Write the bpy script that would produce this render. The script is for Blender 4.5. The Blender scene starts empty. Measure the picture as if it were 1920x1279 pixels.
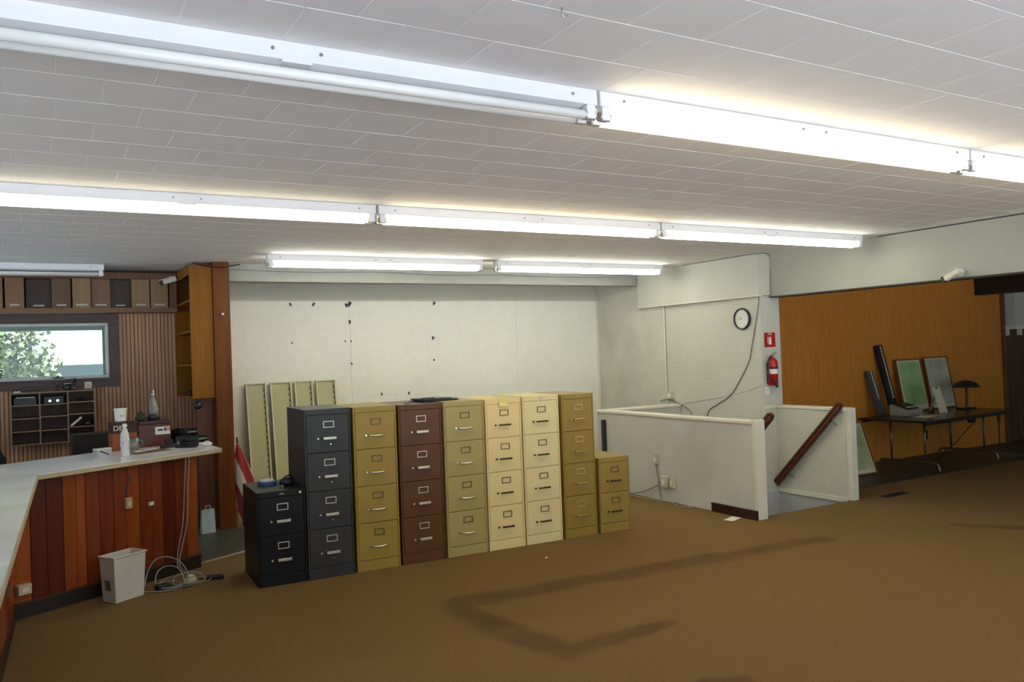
import bpy, bmesh, math, random
from mathutils import Vector, Matrix
random.seed(7)
scene = bpy.context.scene
COL = scene.collection
PI = math.pi

# ------------------------------------------------------------------ camera
cam_d = bpy.data.cameras.new('camera'); cam = bpy.data.objects.new('camera', cam_d); COL.objects.link(cam)
cam_d.sensor_fit = 'HORIZONTAL'; cam_d.sensor_width = 36.0; cam_d.lens = 28.72
cam_d.clip_start = 0.05; cam_d.clip_end = 300
YAW, PITCH, ROLL = 0.523316, 0.01355, -0.035956
_f = Vector((math.sin(YAW)*math.cos(PITCH), math.cos(YAW)*math.cos(PITCH), math.sin(PITCH)))
_r = Vector((math.cos(YAW), -math.sin(YAW), 0)); _u = _r.cross(_f)
_r2 = math.cos(ROLL)*_r + math.sin(ROLL)*_u; _u2 = -math.sin(ROLL)*_r + math.cos(ROLL)*_u
_m = Matrix((_r2, _u2, -_f)).transposed().to_4x4(); _m.translation = (0, 0, 1.72)
cam.matrix_world = _m
scene.camera = cam

# ------------------------------------------------------------------ world, daylight, exposure
world = bpy.data.worlds.new('overcast_sky'); scene.world = world; world.use_nodes = True
bg = world.node_tree.nodes['Background']
bg.inputs['Color'].default_value = (0.66, 0.82, 1.0, 1); bg.inputs['Strength'].default_value = 1.5
sun_d = bpy.data.lights.new('sun', 'SUN'); sun_d.energy = 46.0; sun_d.color = (0.80, 0.90, 1.0); sun_d.angle = 0.02
sun = bpy.data.objects.new('sun', sun_d); COL.objects.link(sun)
sun.rotation_euler = Vector((-0.9, 0.10, -0.62)).to_track_quat('-Z', 'Y').to_euler()      # from the right, over the roof
scene.view_settings.view_transform = 'Standard'; scene.view_settings.look = 'None'
scene.view_settings.exposure = 0.0; scene.view_settings.gamma = 1.0
scene.view_settings.use_curve_mapping = False
scene.cycles.use_denoising = True
scene.cycles.max_bounces = 8; scene.cycles.diffuse_bounces = 5
scene.cycles.sample_clamp_indirect = 6.0
TUBE_WARM = ((1.0, 0.84, 0.54), 13.0)
TUBE_AGED = ((1.0, 0.88, 0.56), 6.5)
TUBE_COOL = ((1.0, 0.99, 0.76), 15.5)
TUBE_FAR = ((1.0, 1.0, 0.84), 24.0)

# ------------------------------------------------------------------ material helpers
def S(r, g, b):
    f = lambda c: (c/255/12.92) if c/255 <= 0.04045 else ((c/255+0.055)/1.055)**2.4
    return (f(r), f(g), f(b))
class N:
    """tiny node-tree helper"""
    def __init__(s, name):
        s.m = bpy.data.materials.new(name); s.m.use_nodes = True
        s.t = s.m.node_tree; s.b = s.t.nodes['Principled BSDF']
    def n(s, typ, **kw):
        nd = s.t.nodes.new(typ)
        for k, v in kw.items(): setattr(nd, k, v)
        return nd
    def l(s, a, b): s.t.links.new(a, b)
    def coord(s, scale=(1, 1, 1)):
        tc = s.n('ShaderNodeTexCoord'); mp = s.n('ShaderNodeMapping'); mp.inputs['Scale'].default_value = scale
        s.l(tc.outputs['Object'], mp.inputs['Vector']); return mp.outputs['Vector']
    def noise(s, vec, scale, detail=3, rough=0.55):
        nd = s.n('ShaderNodeTexNoise'); nd.inputs['Scale'].default_value = scale
        nd.inputs['Detail'].default_value = detail; nd.inputs['Roughness'].default_value = rough
        s.l(vec, nd.inputs['Vector']); return nd.outputs['Fac']
    def math(s, op, a, b=None, c=None, clamp=False):
        nd = s.n('ShaderNodeMath', operation=op); nd.use_clamp = clamp
        for i, v in enumerate((a, b, c)):
            if v is None: continue
            if isinstance(v, (int, float)): nd.inputs[i].default_value = v
            else: s.l(v, nd.inputs[i])
        return nd.outputs[0]
    def ramp(s, fac, stops):
        nd = s.n('ShaderNodeValToRGB'); cr = nd.color_ramp
        while len(cr.elements) < len(stops): cr.elements.new(0.5)
        for e, (p, c) in zip(cr.elements, stops):
            e.position = p; e.color = (*c, 1) if len(c) == 3 else c
        s.l(fac, nd.inputs['Fac']); return nd.outputs['Color']
    def mix(s, fac, a, b, mode='MIX'):
        nd = s.n('ShaderNodeMix', data_type='RGBA', blend_type=mode)
        for i, v in ((0, fac), (6, a), (7, b)):
            if isinstance(v, (int, float)): nd.inputs[i].default_value = v
            elif isinstance(v, tuple): nd.inputs[i].default_value = (*v[:3], 1)
            else: s.l(v, nd.inputs[i])
        return nd.outputs[2]
    def bump(s, h, strength=0.3, dist=0.002):
        nd = s.n('ShaderNodeBump'); nd.inputs['Strength'].default_value = strength; nd.inputs['Distance'].default_value = dist
        s.l(h, nd.inputs['Height']); s.l(nd.outputs['Normal'], s.b.inputs['Normal'])
    def set(s, **kw):
        for k, v in kw.items():
            i = s.b.inputs[k.replace('_', ' ')]
            if isinstance(v, (int, float)): i.default_value = v
            elif isinstance(v, tuple): i.default_value = (*v[:3], 1)
            else: s.l(v, i)
        return s
MAT = {}
def plain(name, rgb, rough=0.5, metal=0.0, var=0.10, scale=6.0, spec=0.5, bump=0.0):
    if name in MAT: return MAT[name]
    k = N(name); v = k.coord()
    lo = tuple(c*(1-var) for c in rgb); hi = tuple(min(1, c*(1+var)) for c in rgb)
    f = k.noise(v, scale, 4)
    k.set(Base_Color=k.ramp(f, [(0.3, lo), (0.7, hi)]), Roughness=rough, Metallic=metal)
    k.b.inputs['Specular IOR Level'].default_value = spec
    if bump: k.bump(k.noise(v, 300, 2), bump, 0.001)
    MAT[name] = k.m; return k.m
def wood(name, c1, c2, rough=0.4, axis='Z', scale=1.0, spec=0.4):
    if name in MAT: return MAT[name]
    k = N(name); st = {'Z': (30, 30, 1.2), 'X': (1.2, 30, 30), 'Y': (30, 1.2, 30)}[axis]
    v = k.coord(tuple(q*scale for q in st))
    f = k.noise(v, 1.0, 5, 0.6); g = k.noise(k.coord(tuple(q*scale*4 for q in st)), 1.0, 2)
    h = k.math('ADD', k.math('MULTIPLY', f, 0.8), k.math('MULTIPLY', g, 0.2))
    k.set(Base_Color=k.ramp(h, [(0.32, c1), (0.68, c2)]), Roughness=rough)
    k.b.inputs['Specular IOR Level'].default_value = spec
    k.bump(h, 0.15, 0.002); MAT[name] = k.m; return k.m
def emit(name, rgb, strength):
    k = N(name); k.set(Base_Color=(0.9, 0.9, 0.9), Emission_Color=rgb, Emission_Strength=strength, Roughness=0.3)
    MAT[name] = k.m; return k.m
def pegboard(name, rgb, axes, pitch=0.0254, r2=0.030, lo=0.25, hi=0.8):
    """painted perforated hardboard: small holes on a one-inch grid"""
    k = N(name); tc = k.n('ShaderNodeTexCoord'); sp = k.n('ShaderNodeSeparateXYZ'); k.l(tc.outputs['Object'], sp.inputs[0])
    d2 = None
    for a in axes:
        q = k.math('SUBTRACT', k.math('FRACT', k.math('DIVIDE', sp.outputs[a], pitch)), 0.5)
        q = k.math('MULTIPLY', q, q); d2 = q if d2 is None else k.math('ADD', d2, q)
    hole = k.math('LESS_THAN', d2, r2)
    n1 = k.noise(tc.outputs['Object'], 1.4, 4); n2 = k.noise(tc.outputs['Object'], 9, 4)
    base = k.ramp(n1, [(0.25, tuple(c*0.93 for c in rgb)), (0.75, rgb)])
    vis = k.math('MULTIPLY', hole, k.ramp(n2, [(0.35, (lo,)*3), (0.65, (hi,)*3)]))
    k.set(Base_Color=k.mix(vis, base, tuple(c*0.30 for c in rgb)), Roughness=0.62)
    k.b.inputs['Specular IOR Level'].default_value = 0.3
    MAT[name] = k.m; return k.m

WHITE_RGB = (0.58, 0.575, 0.49)
M_white = plain('painted_white', WHITE_RGB, 0.55, var=0.05, scale=1.3, spec=0.3)
M_white_scuffed = plain('scuffed_white_paint', (0.60, 0.59, 0.50), 0.6, var=0.10, scale=2.2, spec=0.3)
M_grey_paint = plain('grey_stair_paint', (0.46, 0.46, 0.47), 0.6, var=0.08)
M_trim = plain('cream_trim_paint', (0.74, 0.71, 0.58), 0.5, var=0.05)
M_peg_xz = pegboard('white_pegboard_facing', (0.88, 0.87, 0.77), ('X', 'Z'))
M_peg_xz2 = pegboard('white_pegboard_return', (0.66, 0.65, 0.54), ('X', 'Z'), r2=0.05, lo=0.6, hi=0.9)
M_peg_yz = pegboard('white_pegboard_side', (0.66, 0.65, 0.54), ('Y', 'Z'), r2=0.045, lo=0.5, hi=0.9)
M_ceil = plain('ceiling_tile_paint', (0.84, 0.825, 0.815), 0.75, var=0.025, scale=3.0, spec=0.2)
M_ceil_back = plain('ceiling_joint_paint', (0.95, 0.95, 0.93), 0.7, var=0.02)
M_fix = plain('white_enamel', (0.80, 0.80, 0.82), 0.3, var=0.03)
M_dark = plain('black_plastic', (0.012, 0.012, 0.013), 0.4, var=0.2)
M_chrome = plain('brushed_chrome', (0.75, 0.74, 0.70), 0.25, 1.0, var=0.06)
M_steel = plain('dull_steel', (0.35, 0.34, 0.31), 0.4, 0.9, var=0.1)
M_paper = plain('white_paper', (0.78, 0.77, 0.70), 0.7, var=0.04)
M_beige = plain('beige_plastic', (0.55, 0.50, 0.36), 0.5, var=0.06)
M_cable_white = plain('white_cable', (0.30, 0.27, 0.25), 0.5)
M_cable_grey = plain('grey_cable', (0.16, 0.16, 0.15), 0.5)
M_vinyl = plain('dark_vinyl_floor', (0.045, 0.048, 0.038), 0.45, var=0.35, scale=9)
M_vinyl_green = plain('dark_green_vinyl', (0.040, 0.042, 0.028), 0.5, var=0.25, scale=7)
M_wood_orange = wood('orange_oak_veneer', S(116, 74, 8), S(140, 90, 12), 0.5, spec=0.2)
M_wood_col = wood('brown_column_wood', S(86, 46, 10), S(114, 64, 16), 0.5, spec=0.2)
M_wood_brown = wood('mid_brown_panel', S(92, 58, 36), S(118, 80, 50), 0.5)
M_wood_slat = wood('window_wall_slats', S(172, 124, 88), S(218, 166, 124), 0.5, scale=0.9)
M_wood_wall = wood('right_wall_slats', S(190, 118, 40), S(222, 152, 62), 0.5, scale=1.5)
M_wood_groove = plain('slat_groove_brown', S(116, 68, 26), 0.7)
M_wood_dark = wood('dark_stained_board', S(40, 20, 14), S(62, 32, 22), 0.35, axis='X')
M_rail = wood('stained_handrail', S(62, 24, 12), S(92, 40, 20), 0.3, axis='Y')
M_frame_wood = wood('picture_frame_wood', S(110, 62, 24), S(140, 84, 36), 0.4)
M_win_trim = wood('window_trim_brown', S(60, 40, 34), S(84, 58, 48), 0.4, axis='X')
M_shelf_wood = wood('pigeonhole_wood', S(128, 104, 80), S(152, 126, 98), 0.5, axis='X')

# ------------------------------------------------------------------ mesh helpers
class MB:
    def __init__(s): s.v = []; s.f = []
    def add(s, vs, fs):
        o = len(s.v); s.v += [tuple(p) for p in vs]; s.f += [tuple(i+o for i in f) for f in fs]; return s
    def box(s, x0, x1, y0, y1, z0, z1):
        v = [(x, y, z) for z in (z0, z1) for y in (y0, y1) for x in (x0, x1)]
        return s.add(v, [(0, 2, 3, 1), (4, 5, 7, 6), (0, 1, 5, 4), (2, 6, 7, 3), (0, 4, 6, 2), (1, 3, 7, 5)])
    def obox(s, c, sx, sy, sz, mat):
        """box of size sx,sy,sz centred at c turned by a 3x3 matrix"""
        v = [Vector(c)+mat@Vector((x*sx/2, y*sy/2, z*sz/2)) for z in (-1, 1) for y in (-1, 1) for x in (-1, 1)]
        return s.add(v, [(0, 2, 3, 1), (4, 5, 7, 6), (0, 1, 5, 4), (2, 6, 7, 3), (0, 4, 6, 2), (1, 3, 7, 5)])
    def prism(s, poly, z0, z1):
        n = len(poly)
        v = [(x, y, z0) for x, y in poly]+[(x, y, z1) for x, y in poly]
        f = [tuple(reversed(range(n))), tuple(range(n, 2*n))]+[(i, (i+1) % n, n+(i+1) % n, n+i) for i in range(n)]
        return s.add(v, f)
    def tube(s, pts, r, n=8, cap=True):
        pts = [Vector(p) for p in pts]; rs = r if isinstance(r, (list, tuple)) else [r]*len(pts)
        vs = []; up = Vector((0, 0, 1)); prev = None
        for i, p in enumerate(pts):
            t = (pts[min(i+1, len(pts)-1)]-pts[max(i-1, 0)]).normalized()
            if prev is None:
                a = t.cross(up)
                if a.length < 0.05: a = t.cross(Vector((1, 0, 0)))
                a.normalize()
            else:
                a = (prev-t*prev.dot(t))
                a = a.normalized() if a.length > 1e-6 else t.orthogonal().normalized()
            prev = a; b = t.cross(a)
            vs += [p+rs[i]*(math.cos(2*PI*k/n)*a+math.sin(2*PI*k/n)*b) for k in range(n)]
        fs = [(i*n+k, i*n+(k+1) % n, (i+1)*n+(k+1) % n, (i+1)*n+k) for i in range(len(pts)-1) for k in range(n)]
        if cap: fs += [tuple(reversed(range(n))), tuple(range((len(pts)-1)*n, len(pts)*n))]
        return s.add(vs, fs)
    def lathe(s, prof, c=(0, 0, 0), n=20, sx=1, sy=1):
        vs = [(c[0]+r*sx*math.cos(2*PI*k/n), c[1]+r*sy*math.sin(2*PI*k/n), c[2]+z) for r, z in prof for k in range(n)]
        fs = [(i*n+k, i*n+(k+1) % n, (i+1)*n+(k+1) % n, (i+1)*n+k) for i in range(len(prof)-1) for k in range(n)]
        fs += [tuple(reversed(range(n))), tuple(range((len(prof)-1)*n, len(prof)*n))]
        return s.add(vs, fs)
    def sphere(s, c, r, n=10, sz=1.0):
        pr = [(max(1e-4, r*math.sin(PI*i/n)), -r*sz*math.cos(PI*i/n)) for i in range(n+1)]
        return s.lathe(pr, c, n=2*n)
    def mesh(s, name):
        me = bpy.data.meshes.new(name); me.from_pydata(s.v, [], s.f)
        bm = bmesh.new(); bm.from_mesh(me); bmesh.ops.recalc_face_normals(bm, faces=bm.faces); bm.to_mesh(me); bm.free()
        return me
    def build(s, name, mat, parent=None, loc=None, rot=None, bevel=0, smooth=False, seg=2):
        me = s.mesh(name); me.materials.append(mat)
        o = bpy.data.objects.new(name, me); COL.objects.link(o)
        if parent: o.parent = parent
        if loc: o.location = loc
        if rot: o.rotation_euler = rot
        if smooth:
            for p in me.polygons: p.use_smooth = True
        if bevel:
            b = o.modifiers.new('bevel', 'BEVEL'); b.width = bevel; b.segments = seg; b.limit_method = 'ANGLE'; b.angle_limit = 0.6
        return o
def B(*a): return MB().box(*a)
def tag(o, label, cat, group=None):
    o['label'] = label; o['category'] = cat
    if group: o['group'] = group
    return o
def thing(name, label, cat, loc=(0, 0, 0), rz=0, group=None):
    o = bpy.data.objects.new(name, None); COL.objects.link(o); o.empty_display_size = 0.1
    o.location = loc; o.rotation_euler = (0, 0, rz); return tag(o, label, cat, group)
def struct(o, label=None):
    o['kind'] = 'structure'
    if label: o['label'] = label
    return o
def copy_tree(o, parent=None):
    c = o.copy(); COL.objects.link(c)
    if parent: c.parent = parent
    for ch in list(o.children): copy_tree(ch, c)
    return c
def share(o, loc, parent=None, rot=None):
    c = o.copy(); COL.objects.link(c); c.location = loc
    if parent is not None: c.parent = parent
    if rot: c.rotation_euler = rot
    return c
def text(name, body, size, mat, parent, loc, rot, extrude=0.0006):
    cu = bpy.data.curves.new(name, 'FONT'); cu.body = body; cu.size = size; cu.align_x = 'CENTER'; cu.align_y = 'CENTER'; cu.extrude = extrude
    tmp = bpy.data.objects.new(name, cu); COL.objects.link(tmp)
    me = bpy.data.meshes.new_from_object(tmp.evaluated_get(bpy.context.evaluated_depsgraph_get()))
    bpy.data.objects.remove(tmp); me.materials.clear(); me.materials.append(mat)
    o = bpy.data.objects.new(name, me); COL.objects.link(o); o.parent = parent; o.location = loc; o.rotation_euler = rot
    return o
def bez(pts, n=6):
    """smooth polyline through points (Catmull-Rom)"""
    P = [Vector(p) for p in pts]; P = [P[0]]+P+[P[-1]]; out = []
    for i in range(1, len(P)-2):
        for k in range(n):
            t = k/n; a, b, c, d = P[i-1:i+3]
            out.append(0.5*((2*b)+(c-a)*t+(2*a-5*b+4*c-d)*t*t+(3*b-a-3*c+d)*t**3))
    out.append(P[-2]); return out

# ------------------------------------------------------------------ floor (carpet with worn dark tracks)
def carpet():
    k = N('brown_carpet'); tc = k.n('ShaderNodeTexCoord'); p = tc.outputs['Object']
    def seg(a, b, w):
        ax, ay = a; bx, by = b; dx, dy = bx-ax, by-ay; L2 = dx*dx+dy*dy
        sp = k.n('ShaderNodeSeparateXYZ'); k.l(wob, sp.inputs[0])
        qx = k.math('SUBTRACT', sp.outputs[0], ax); qy = k.math('SUBTRACT', sp.outputs[1], ay)
        h = k.math('DIVIDE', k.math('ADD', k.math('MULTIPLY', qx, dx), k.math('MULTIPLY', qy, dy)), L2, clamp=True)
        ex = k.math('SUBTRACT', qx, k.math('MULTIPLY', h, dx)); ey = k.math('SUBTRACT', qy, k.math('MULTIPLY', h, dy))
        d = k.math('SQRT', k.math('ADD', k.math('MULTIPLY', ex, ex), k.math('MULTIPLY', ey, ey)))
        nd = k.n('ShaderNodeMapRange', interpolation_type='SMOOTHSTEP'); k.l(d, nd.inputs[0])
        nd.inputs[1].default_value = w*1.6; nd.inputs[2].default_value = w*0.45; nd.inputs[3].default_value = 0; nd.inputs[4].default_value = 1
        return nd.outputs[0]
    nz = k.n('ShaderNodeTexNoise'); nz.inputs['Scale'].default_value = 2.5; k.l(p, nz.inputs['Vector'])
    vm = k.n('ShaderNodeVectorMath', operation='MULTIPLY_ADD'); k.l(nz.outputs['Color'], vm.inputs[0])
    vm.inputs[1].default_value = (0.16, 0.16, 0); 
    va = k.n('ShaderNodeVectorMath', operation='ADD'); k.l(p, va.inputs[0]); va.inputs[1].default_value = (-0.08, -0.08, 0)
    k.l(va.outputs[0], vm.inputs[2]); wob = vm.outputs[0]
    segs = [((5.85, 4.84), (4.72, 4.94), 0.09), ((4.72, 4.94), (2.5, 5.12), 0.12), ((2.42, 5.05), (2.45, 4.36), 0.11),
            ((2.45, 4.36), (2.56, 3.94), 0.11), ((2.56, 3.94), (2.9, 3.94), 0.09), ((2.9, 3.94), (3.35, 3.98), 0.055), ((7.6, 3.9), (7.2, 4.45), 0.08), ((2.9, 3.17), (3.08, 3.07), 0.05)]
    m = None
    for a, b, w in segs:
        q = seg(a, b, w); m = q if m is None else k.math('MAXIMUM', m, q)
    f1 = k.noise(p, 120, 4, 0.8); f2 = k.noise(p, 1.1, 4); f3 = k.noise(p, 26, 3)
    base = k.ramp(f1, [(0.30, (0.078, 0.044, 0.016)), (0.70, (0.272, 0.168, 0.070))])
    base = k.mix(k.math('MULTIPLY', f2, 0.45), base, (0.20, 0.112, 0.042))
    spots = k.math('GREATER_THAN', f3, 0.74)
    base = k.mix(k.math('MULTIPLY', spots, 0.35), base, (0.07, 0.045, 0.03))
    m = k.math('MULTIPLY', m, k.ramp(k.noise(p, 3.0, 3), [(0.25, (0.45,)*3), (0.6, (1.0,)*3)]))
    base = k.mix(k.math('MULTIPLY', m, 0.68), base, (0.085, 0.042, 0.020))
    k.set(Base_Color=base, Roughness=0.95); k.b.inputs['Specular IOR Level'].default_value = 0.1
    k.bump(f1, 0.6, 0.004); return k.m
M_carpet = carpet()
fl = MB()
fl.box(-4, 16, -1.6, 5.82, -0.15, 0).box(-4, 6.11, 5.82, 10, -0.15, 0).box(6.11, 7.26, 8.2, 10, -0.15, 0).box(7.46, 16, 5.82, 7.4, -0.15, 0)
struct(fl.build('floor', M_carpet), 'brown carpet with dark worn tracks')
struct(MB().prism([(1.13, 7.47), (1.75, 7.77), (1.75, 10), (-4, 10), (-4, 7.3), (-0.2, 7.1)], 0, 0.004).build('floor_left', M_vinyl), 'dark worn vinyl floor behind the counter')
struct(B(7.57, 16, 6.22, 7.4, 0, 0.004).build('floor_right', M_vinyl_green), 'dark green vinyl strip along the slatted wood wall')
def strip(a, b, w=0.035):
    a, b = Vector((*a, 0)), Vector((*b, 0)); d = (b-a).normalized(); nn = Vector((-d.y, d.x, 0))*w/2
    return [tuple((a-nn).xy), tuple((b-nn).xy), tuple((b+nn).xy), tuple((a+nn).xy)]
struct(MB().prism(strip((1.12, 7.45), (1.75, 7.755)), 0, 0.009).build('trim_1', plain('brass_strip', (0.55, 0.48, 0.28), 0.4, 0.3)), 'pale metal strip at the carpet edge')

# ------------------------------------------------------------------ ceiling with individual tiles
CZ = 2.765
ceil = struct(B(-4, 16, -1.6, 10.15, CZ+0.0012, CZ+0.15).build('ceiling', M_ceil_back), 'white ceiling of staggered square fibre tiles')
TX, TY, GAP = 0.32, 0.305, 0.0045
tile_mb = MB(); hx, hy, e = TX/2-GAP/2, TY/2-GAP/2, 0.0008
tile_mb.add([(-hx+e, -hy+e, 0), (hx-e, -hy+e, 0), (hx-e, hy-e, 0), (-hx+e, hy-e, 0), (-hx, -hy, 0.0016), (hx, -hy, 0.0016), (hx, hy, 0.0016), (-hx, hy, 0.0016)],
            [(0, 1, 2, 3), (0, 4, 5, 1), (1, 5, 6, 2), (2, 6, 7, 3), (3, 7, 4, 0)])
tiles = []
for j in range(-19, 26):
    y0 = 2.07+TY*j; off = 0.0 if j % 2 else TX/2
    for i in range(-20, 24):
        x0 = 1.985+off+TX*i
        cx, cy = x0+TX/2, y0+TY/2
        if cx-TX/2 < -3.9 or cx+TX/2 > 7.38 or cy-TY/2 < -1.55 or cy+TY/2 > 9.98: continue
        tiles.append((cx, cy))
fwd = (math.sin(YAW), math.cos(YAW))
def seen(t):
    d = t[0]*fwd[0]+t[1]*fwd[1]; s_ = t[0]*math.cos(YAW)-t[1]*math.sin(YAW)
    return d > 0.3 and abs(s_)/d < 0.70 and (CZ-1.72)/d < 0.50
vis = sorted([t for t in tiles if seen(t)], key=lambda t: t[0]**2+t[1]**2)[:299]
vs = set(vis); t0 = None
for cx, cy in vis:
    z = CZ+random.uniform(-0.0003, 0.0003)
    if t0 is None: t0 = tile_mb.build('ceiling_tile', M_ceil, ceil, (cx, cy, z))
    else: share(t0, (cx, cy, z), ceil)
rest = MB()
for cx, cy in tiles:
    if (cx, cy) in vs: continue
    rest.add([(x+cx, y+cy, z+CZ) for x, y, z in tile_mb.v], tile_mb.f)
o = rest.build('ceiling_tiles', M_ceil, ceil); o['kind'] = 'stuff'

# ------------------------------------------------------------------ walls of the back alcove
wb = struct(B(1.6, 7.45, 10.0, 10.15, -0.0, CZ+0.1).build('wall_back', M_white), 'white back wall, grey band above pegboard')
for xa, xb in ((1.72, 3.399), (3.401, 5.839), (5.841, 7.255)):
    for za, zb in ((0.0, 1.219), (1.221, 2.44)):
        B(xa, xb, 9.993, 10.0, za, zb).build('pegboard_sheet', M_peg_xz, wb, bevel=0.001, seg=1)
B(7.235, 7.26, 9.97, 9.993, 0, 2.44).build('corner_trim', M_trim, wb)
wr = struct(MB().box(7.26, 7.57, 6.78, 7.4, -2.6, CZ+0.0).box(7.26, 7.45, 7.4, 10.0, -2.6, CZ).build('wall_right', M_white), 'white wall over the stairwell with pegboard')
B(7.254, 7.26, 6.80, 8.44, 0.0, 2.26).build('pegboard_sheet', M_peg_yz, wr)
B(7.254, 7.26, 8.47, 9.97, 0.0, 2.44).build('wall_sheet', M_white_scuffed, wr)
B(7.244, 7.26, 8.44, 8.47, 0.97, 2.30).build('trim_strip', M_trim, wr)
B(7.244, 7.26, 8.44, 9.0, 2.255, 2.30).build('trim_strip', M_trim, wr)
B(7.238, 7.26, 8.94, 9.0, 2.255, 2.6).build('trim_strip', M_trim, wr)
sf = struct(B(7.2, 7.45, 6.745, 8.94, 2.275, CZ).build('wall_soffit', M_white, bevel=0.004), 'boxed white soffit above the stairwell pegboard')
B(7.19, 7.26, 6.74, 8.94, 2.262, 2.275).build('soffit_trim', M_trim, sf)
FYH = -1.6
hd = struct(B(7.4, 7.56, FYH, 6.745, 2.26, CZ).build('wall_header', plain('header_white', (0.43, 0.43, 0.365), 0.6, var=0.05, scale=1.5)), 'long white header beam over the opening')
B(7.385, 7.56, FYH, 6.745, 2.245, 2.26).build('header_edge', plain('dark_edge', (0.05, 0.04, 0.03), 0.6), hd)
B(7.393, 7.4, FYH, 5.3, CZ-0.010, CZ-0.001).build('gap_shadow_strip', MAT['dark_edge'], hd)  # dark strip standing in for the shadow line where header meets ceiling
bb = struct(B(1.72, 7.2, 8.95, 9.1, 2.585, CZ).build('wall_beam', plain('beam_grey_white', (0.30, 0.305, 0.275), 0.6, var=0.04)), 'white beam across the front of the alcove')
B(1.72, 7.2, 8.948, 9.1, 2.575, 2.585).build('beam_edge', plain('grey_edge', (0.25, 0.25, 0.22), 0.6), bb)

# stairwell half walls
M_half = plain('half_wall_paint', (0.58, 0.575, 0.51), 0.6, var=0.10, scale=1.8, spec=0.3)
h1 = struct(B(6.0, 6.11, 5.77, 8.33, -0.14, 0.925).build('wall_stair_left', M_half), 'scuffed white half wall beside the filing cabinets')
B(5.985, 6.13, 5.77, 8.345, 0.925, 0.962).build('cap_rail', M_trim, h1, bevel=0.01)
B(5.993, 6.117, 5.715, 5.77, 0, 0.972).build('end_post', M_trim, h1, bevel=0.006)
h2 = struct(B(6.11, 7.258, 8.2, 8.33, -0.14, 0.925).build('wall_stair_back', M_half), 'white half wall closing the stairwell at the back')
B(6.13, 7.25, 8.185, 8.345, 0.925, 0.962).build('cap_rail', M_trim, h2, bevel=0.01)
h3 = struct(B(7.45, 7.55, 5.84, 6.775, -0.02, 0.955).build('wall_stair_right', M_white), 'pegboard-faced half wall with end post by the wood wall')
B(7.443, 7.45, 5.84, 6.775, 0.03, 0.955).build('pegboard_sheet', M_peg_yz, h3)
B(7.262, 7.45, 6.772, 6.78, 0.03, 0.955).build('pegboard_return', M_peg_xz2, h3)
B(7.43, 7.57, 5.83, 6.765, 0.955, 0.992).build('cap_rail', M_trim, h3, bevel=0.01)
B(7.262, 7.57, 6.765, 6.78, 0.955, 0.992).build('cap_return', M_trim, h3)
B(7.465, 7.565, 5.78, 5.84, 0, 0.992).build('end_post', M_trim, h3, bevel=0.006)
B(7.43, 7.45, 5.84, 6.772, -0.02, 0.03).build('skirt_board', M_trim, h3)
sw = MB().box(6.0, 6.12, 5.7, 8.33, -2.6, -0.14).box(6.12, 7.26, 8.2, 8.33, -2.6, -0.14).box(7.446, 7.6, 5.8, 6.78, -2.6, -0.02).box(7.252, 7.26, 6.78, 8.2, -2.6, -0.02).box(7.252, 7.446, 6.77, 6.78, -2.6, -0.02).box(6.12, 7.446, 5.7, 5.805, -2.6, -0.14)
struct(sw.build('wall_stair_shaft', M_grey_paint), 'grey painted stair shaft below floor level')
struct(B(6.0, 7.6, 5.7, 8.33, -2.7, -2.6).build('floor_stair_bottom', M_grey_paint))
st = thing('staircase', 'grey painted stairs going down inside the white half walls', 'stairs', (6.7, 5.82, -2.6))
for k in range(9):
    y = 0.26*k
    B(-0.565, 0.555, y, y+0.262, 2.6-0.2*(k+1)-0.03, 2.6-0.2*(k+1)).build('tread', M_grey_paint, st, bevel=0.004)
    B(-0.565, 0.555, y, y+0.02, 2.6-0.2*(k+1), 2.6-0.2*k-(0.002 if k else 0.16)).build('riser', M_grey_paint, st)

# ------------------------------------------------------------------ wood wall in the room to the right
ww = struct(B(7.57, 13.3, 7.41, 7.55, -0.15, CZ).build('wall_wood', M_wood_groove), 'wall of narrow vertical orange-brown wood slats')
sl = MB(); x = 7.575
while x < 13.29:
    w = 0.0235; sl.box(x, x+w-0.0045, 7.40-random.uniform(0, 0.0015), 7.41, 0.0, CZ); x += w
o = sl.build('slat_facing', M_wood_wall, ww); o['kind'] = 'stuff'
M_plank_dk = wood('dark_plank_panel', S(66, 46, 30), S(92, 66, 42), 0.5)
wf = struct(B(13.3, 16, 7.41, 7.55, -0.15, CZ).build('wall_far_right', M_wood_groove), 'darker plank wall at the far right')
pl0 = None
for i in range(13):
    if pl0 is None: pl0 = B(0, 0.195, -0.012, 0, 0, 1.81).build('plank', M_plank_dk, wf, (13.34+0.2*i, 7.41, 0), bevel=0.003, seg=1)
    else: share(pl0, (13.34+0.2*i, 7.41, 0), wf)
B(13.28, 13.345, 7.36, 7.41, 0, CZ).build('corner_post', M_wood_brown, wf)
wbd = thing('wall_cabinet', 'cream white cabinet board on the far right wall, under a dark beam', 'cabinet', (13.4, 7.39, 1.80))
B(0, 1.6, -0.16, 0, 0.06, 0.86).build('board', M_white, wbd, bevel=0.004)
B(-0.06, 1.6, -0.18, 0, 0.0, 0.06).build('ledge', M_trim, wbd)
for q in (-0.05, 0.32, 0.70, 1.08): B(q, q+0.05, -0.06, 0, -0.10, 0.0).build('bracket', M_trim, wbd)
struct(B(12.6, 12.85, 0, 7.395, 2.345, CZ).build('trim_2', plain('dark_beam', (0.012, 0.008, 0.006), 0.5)), 'dark brown beam under the right ceiling')
struct(B(12.3, 12.6, 0, 7.395, 2.70, CZ).build('trim_3', M_trim))

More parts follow.
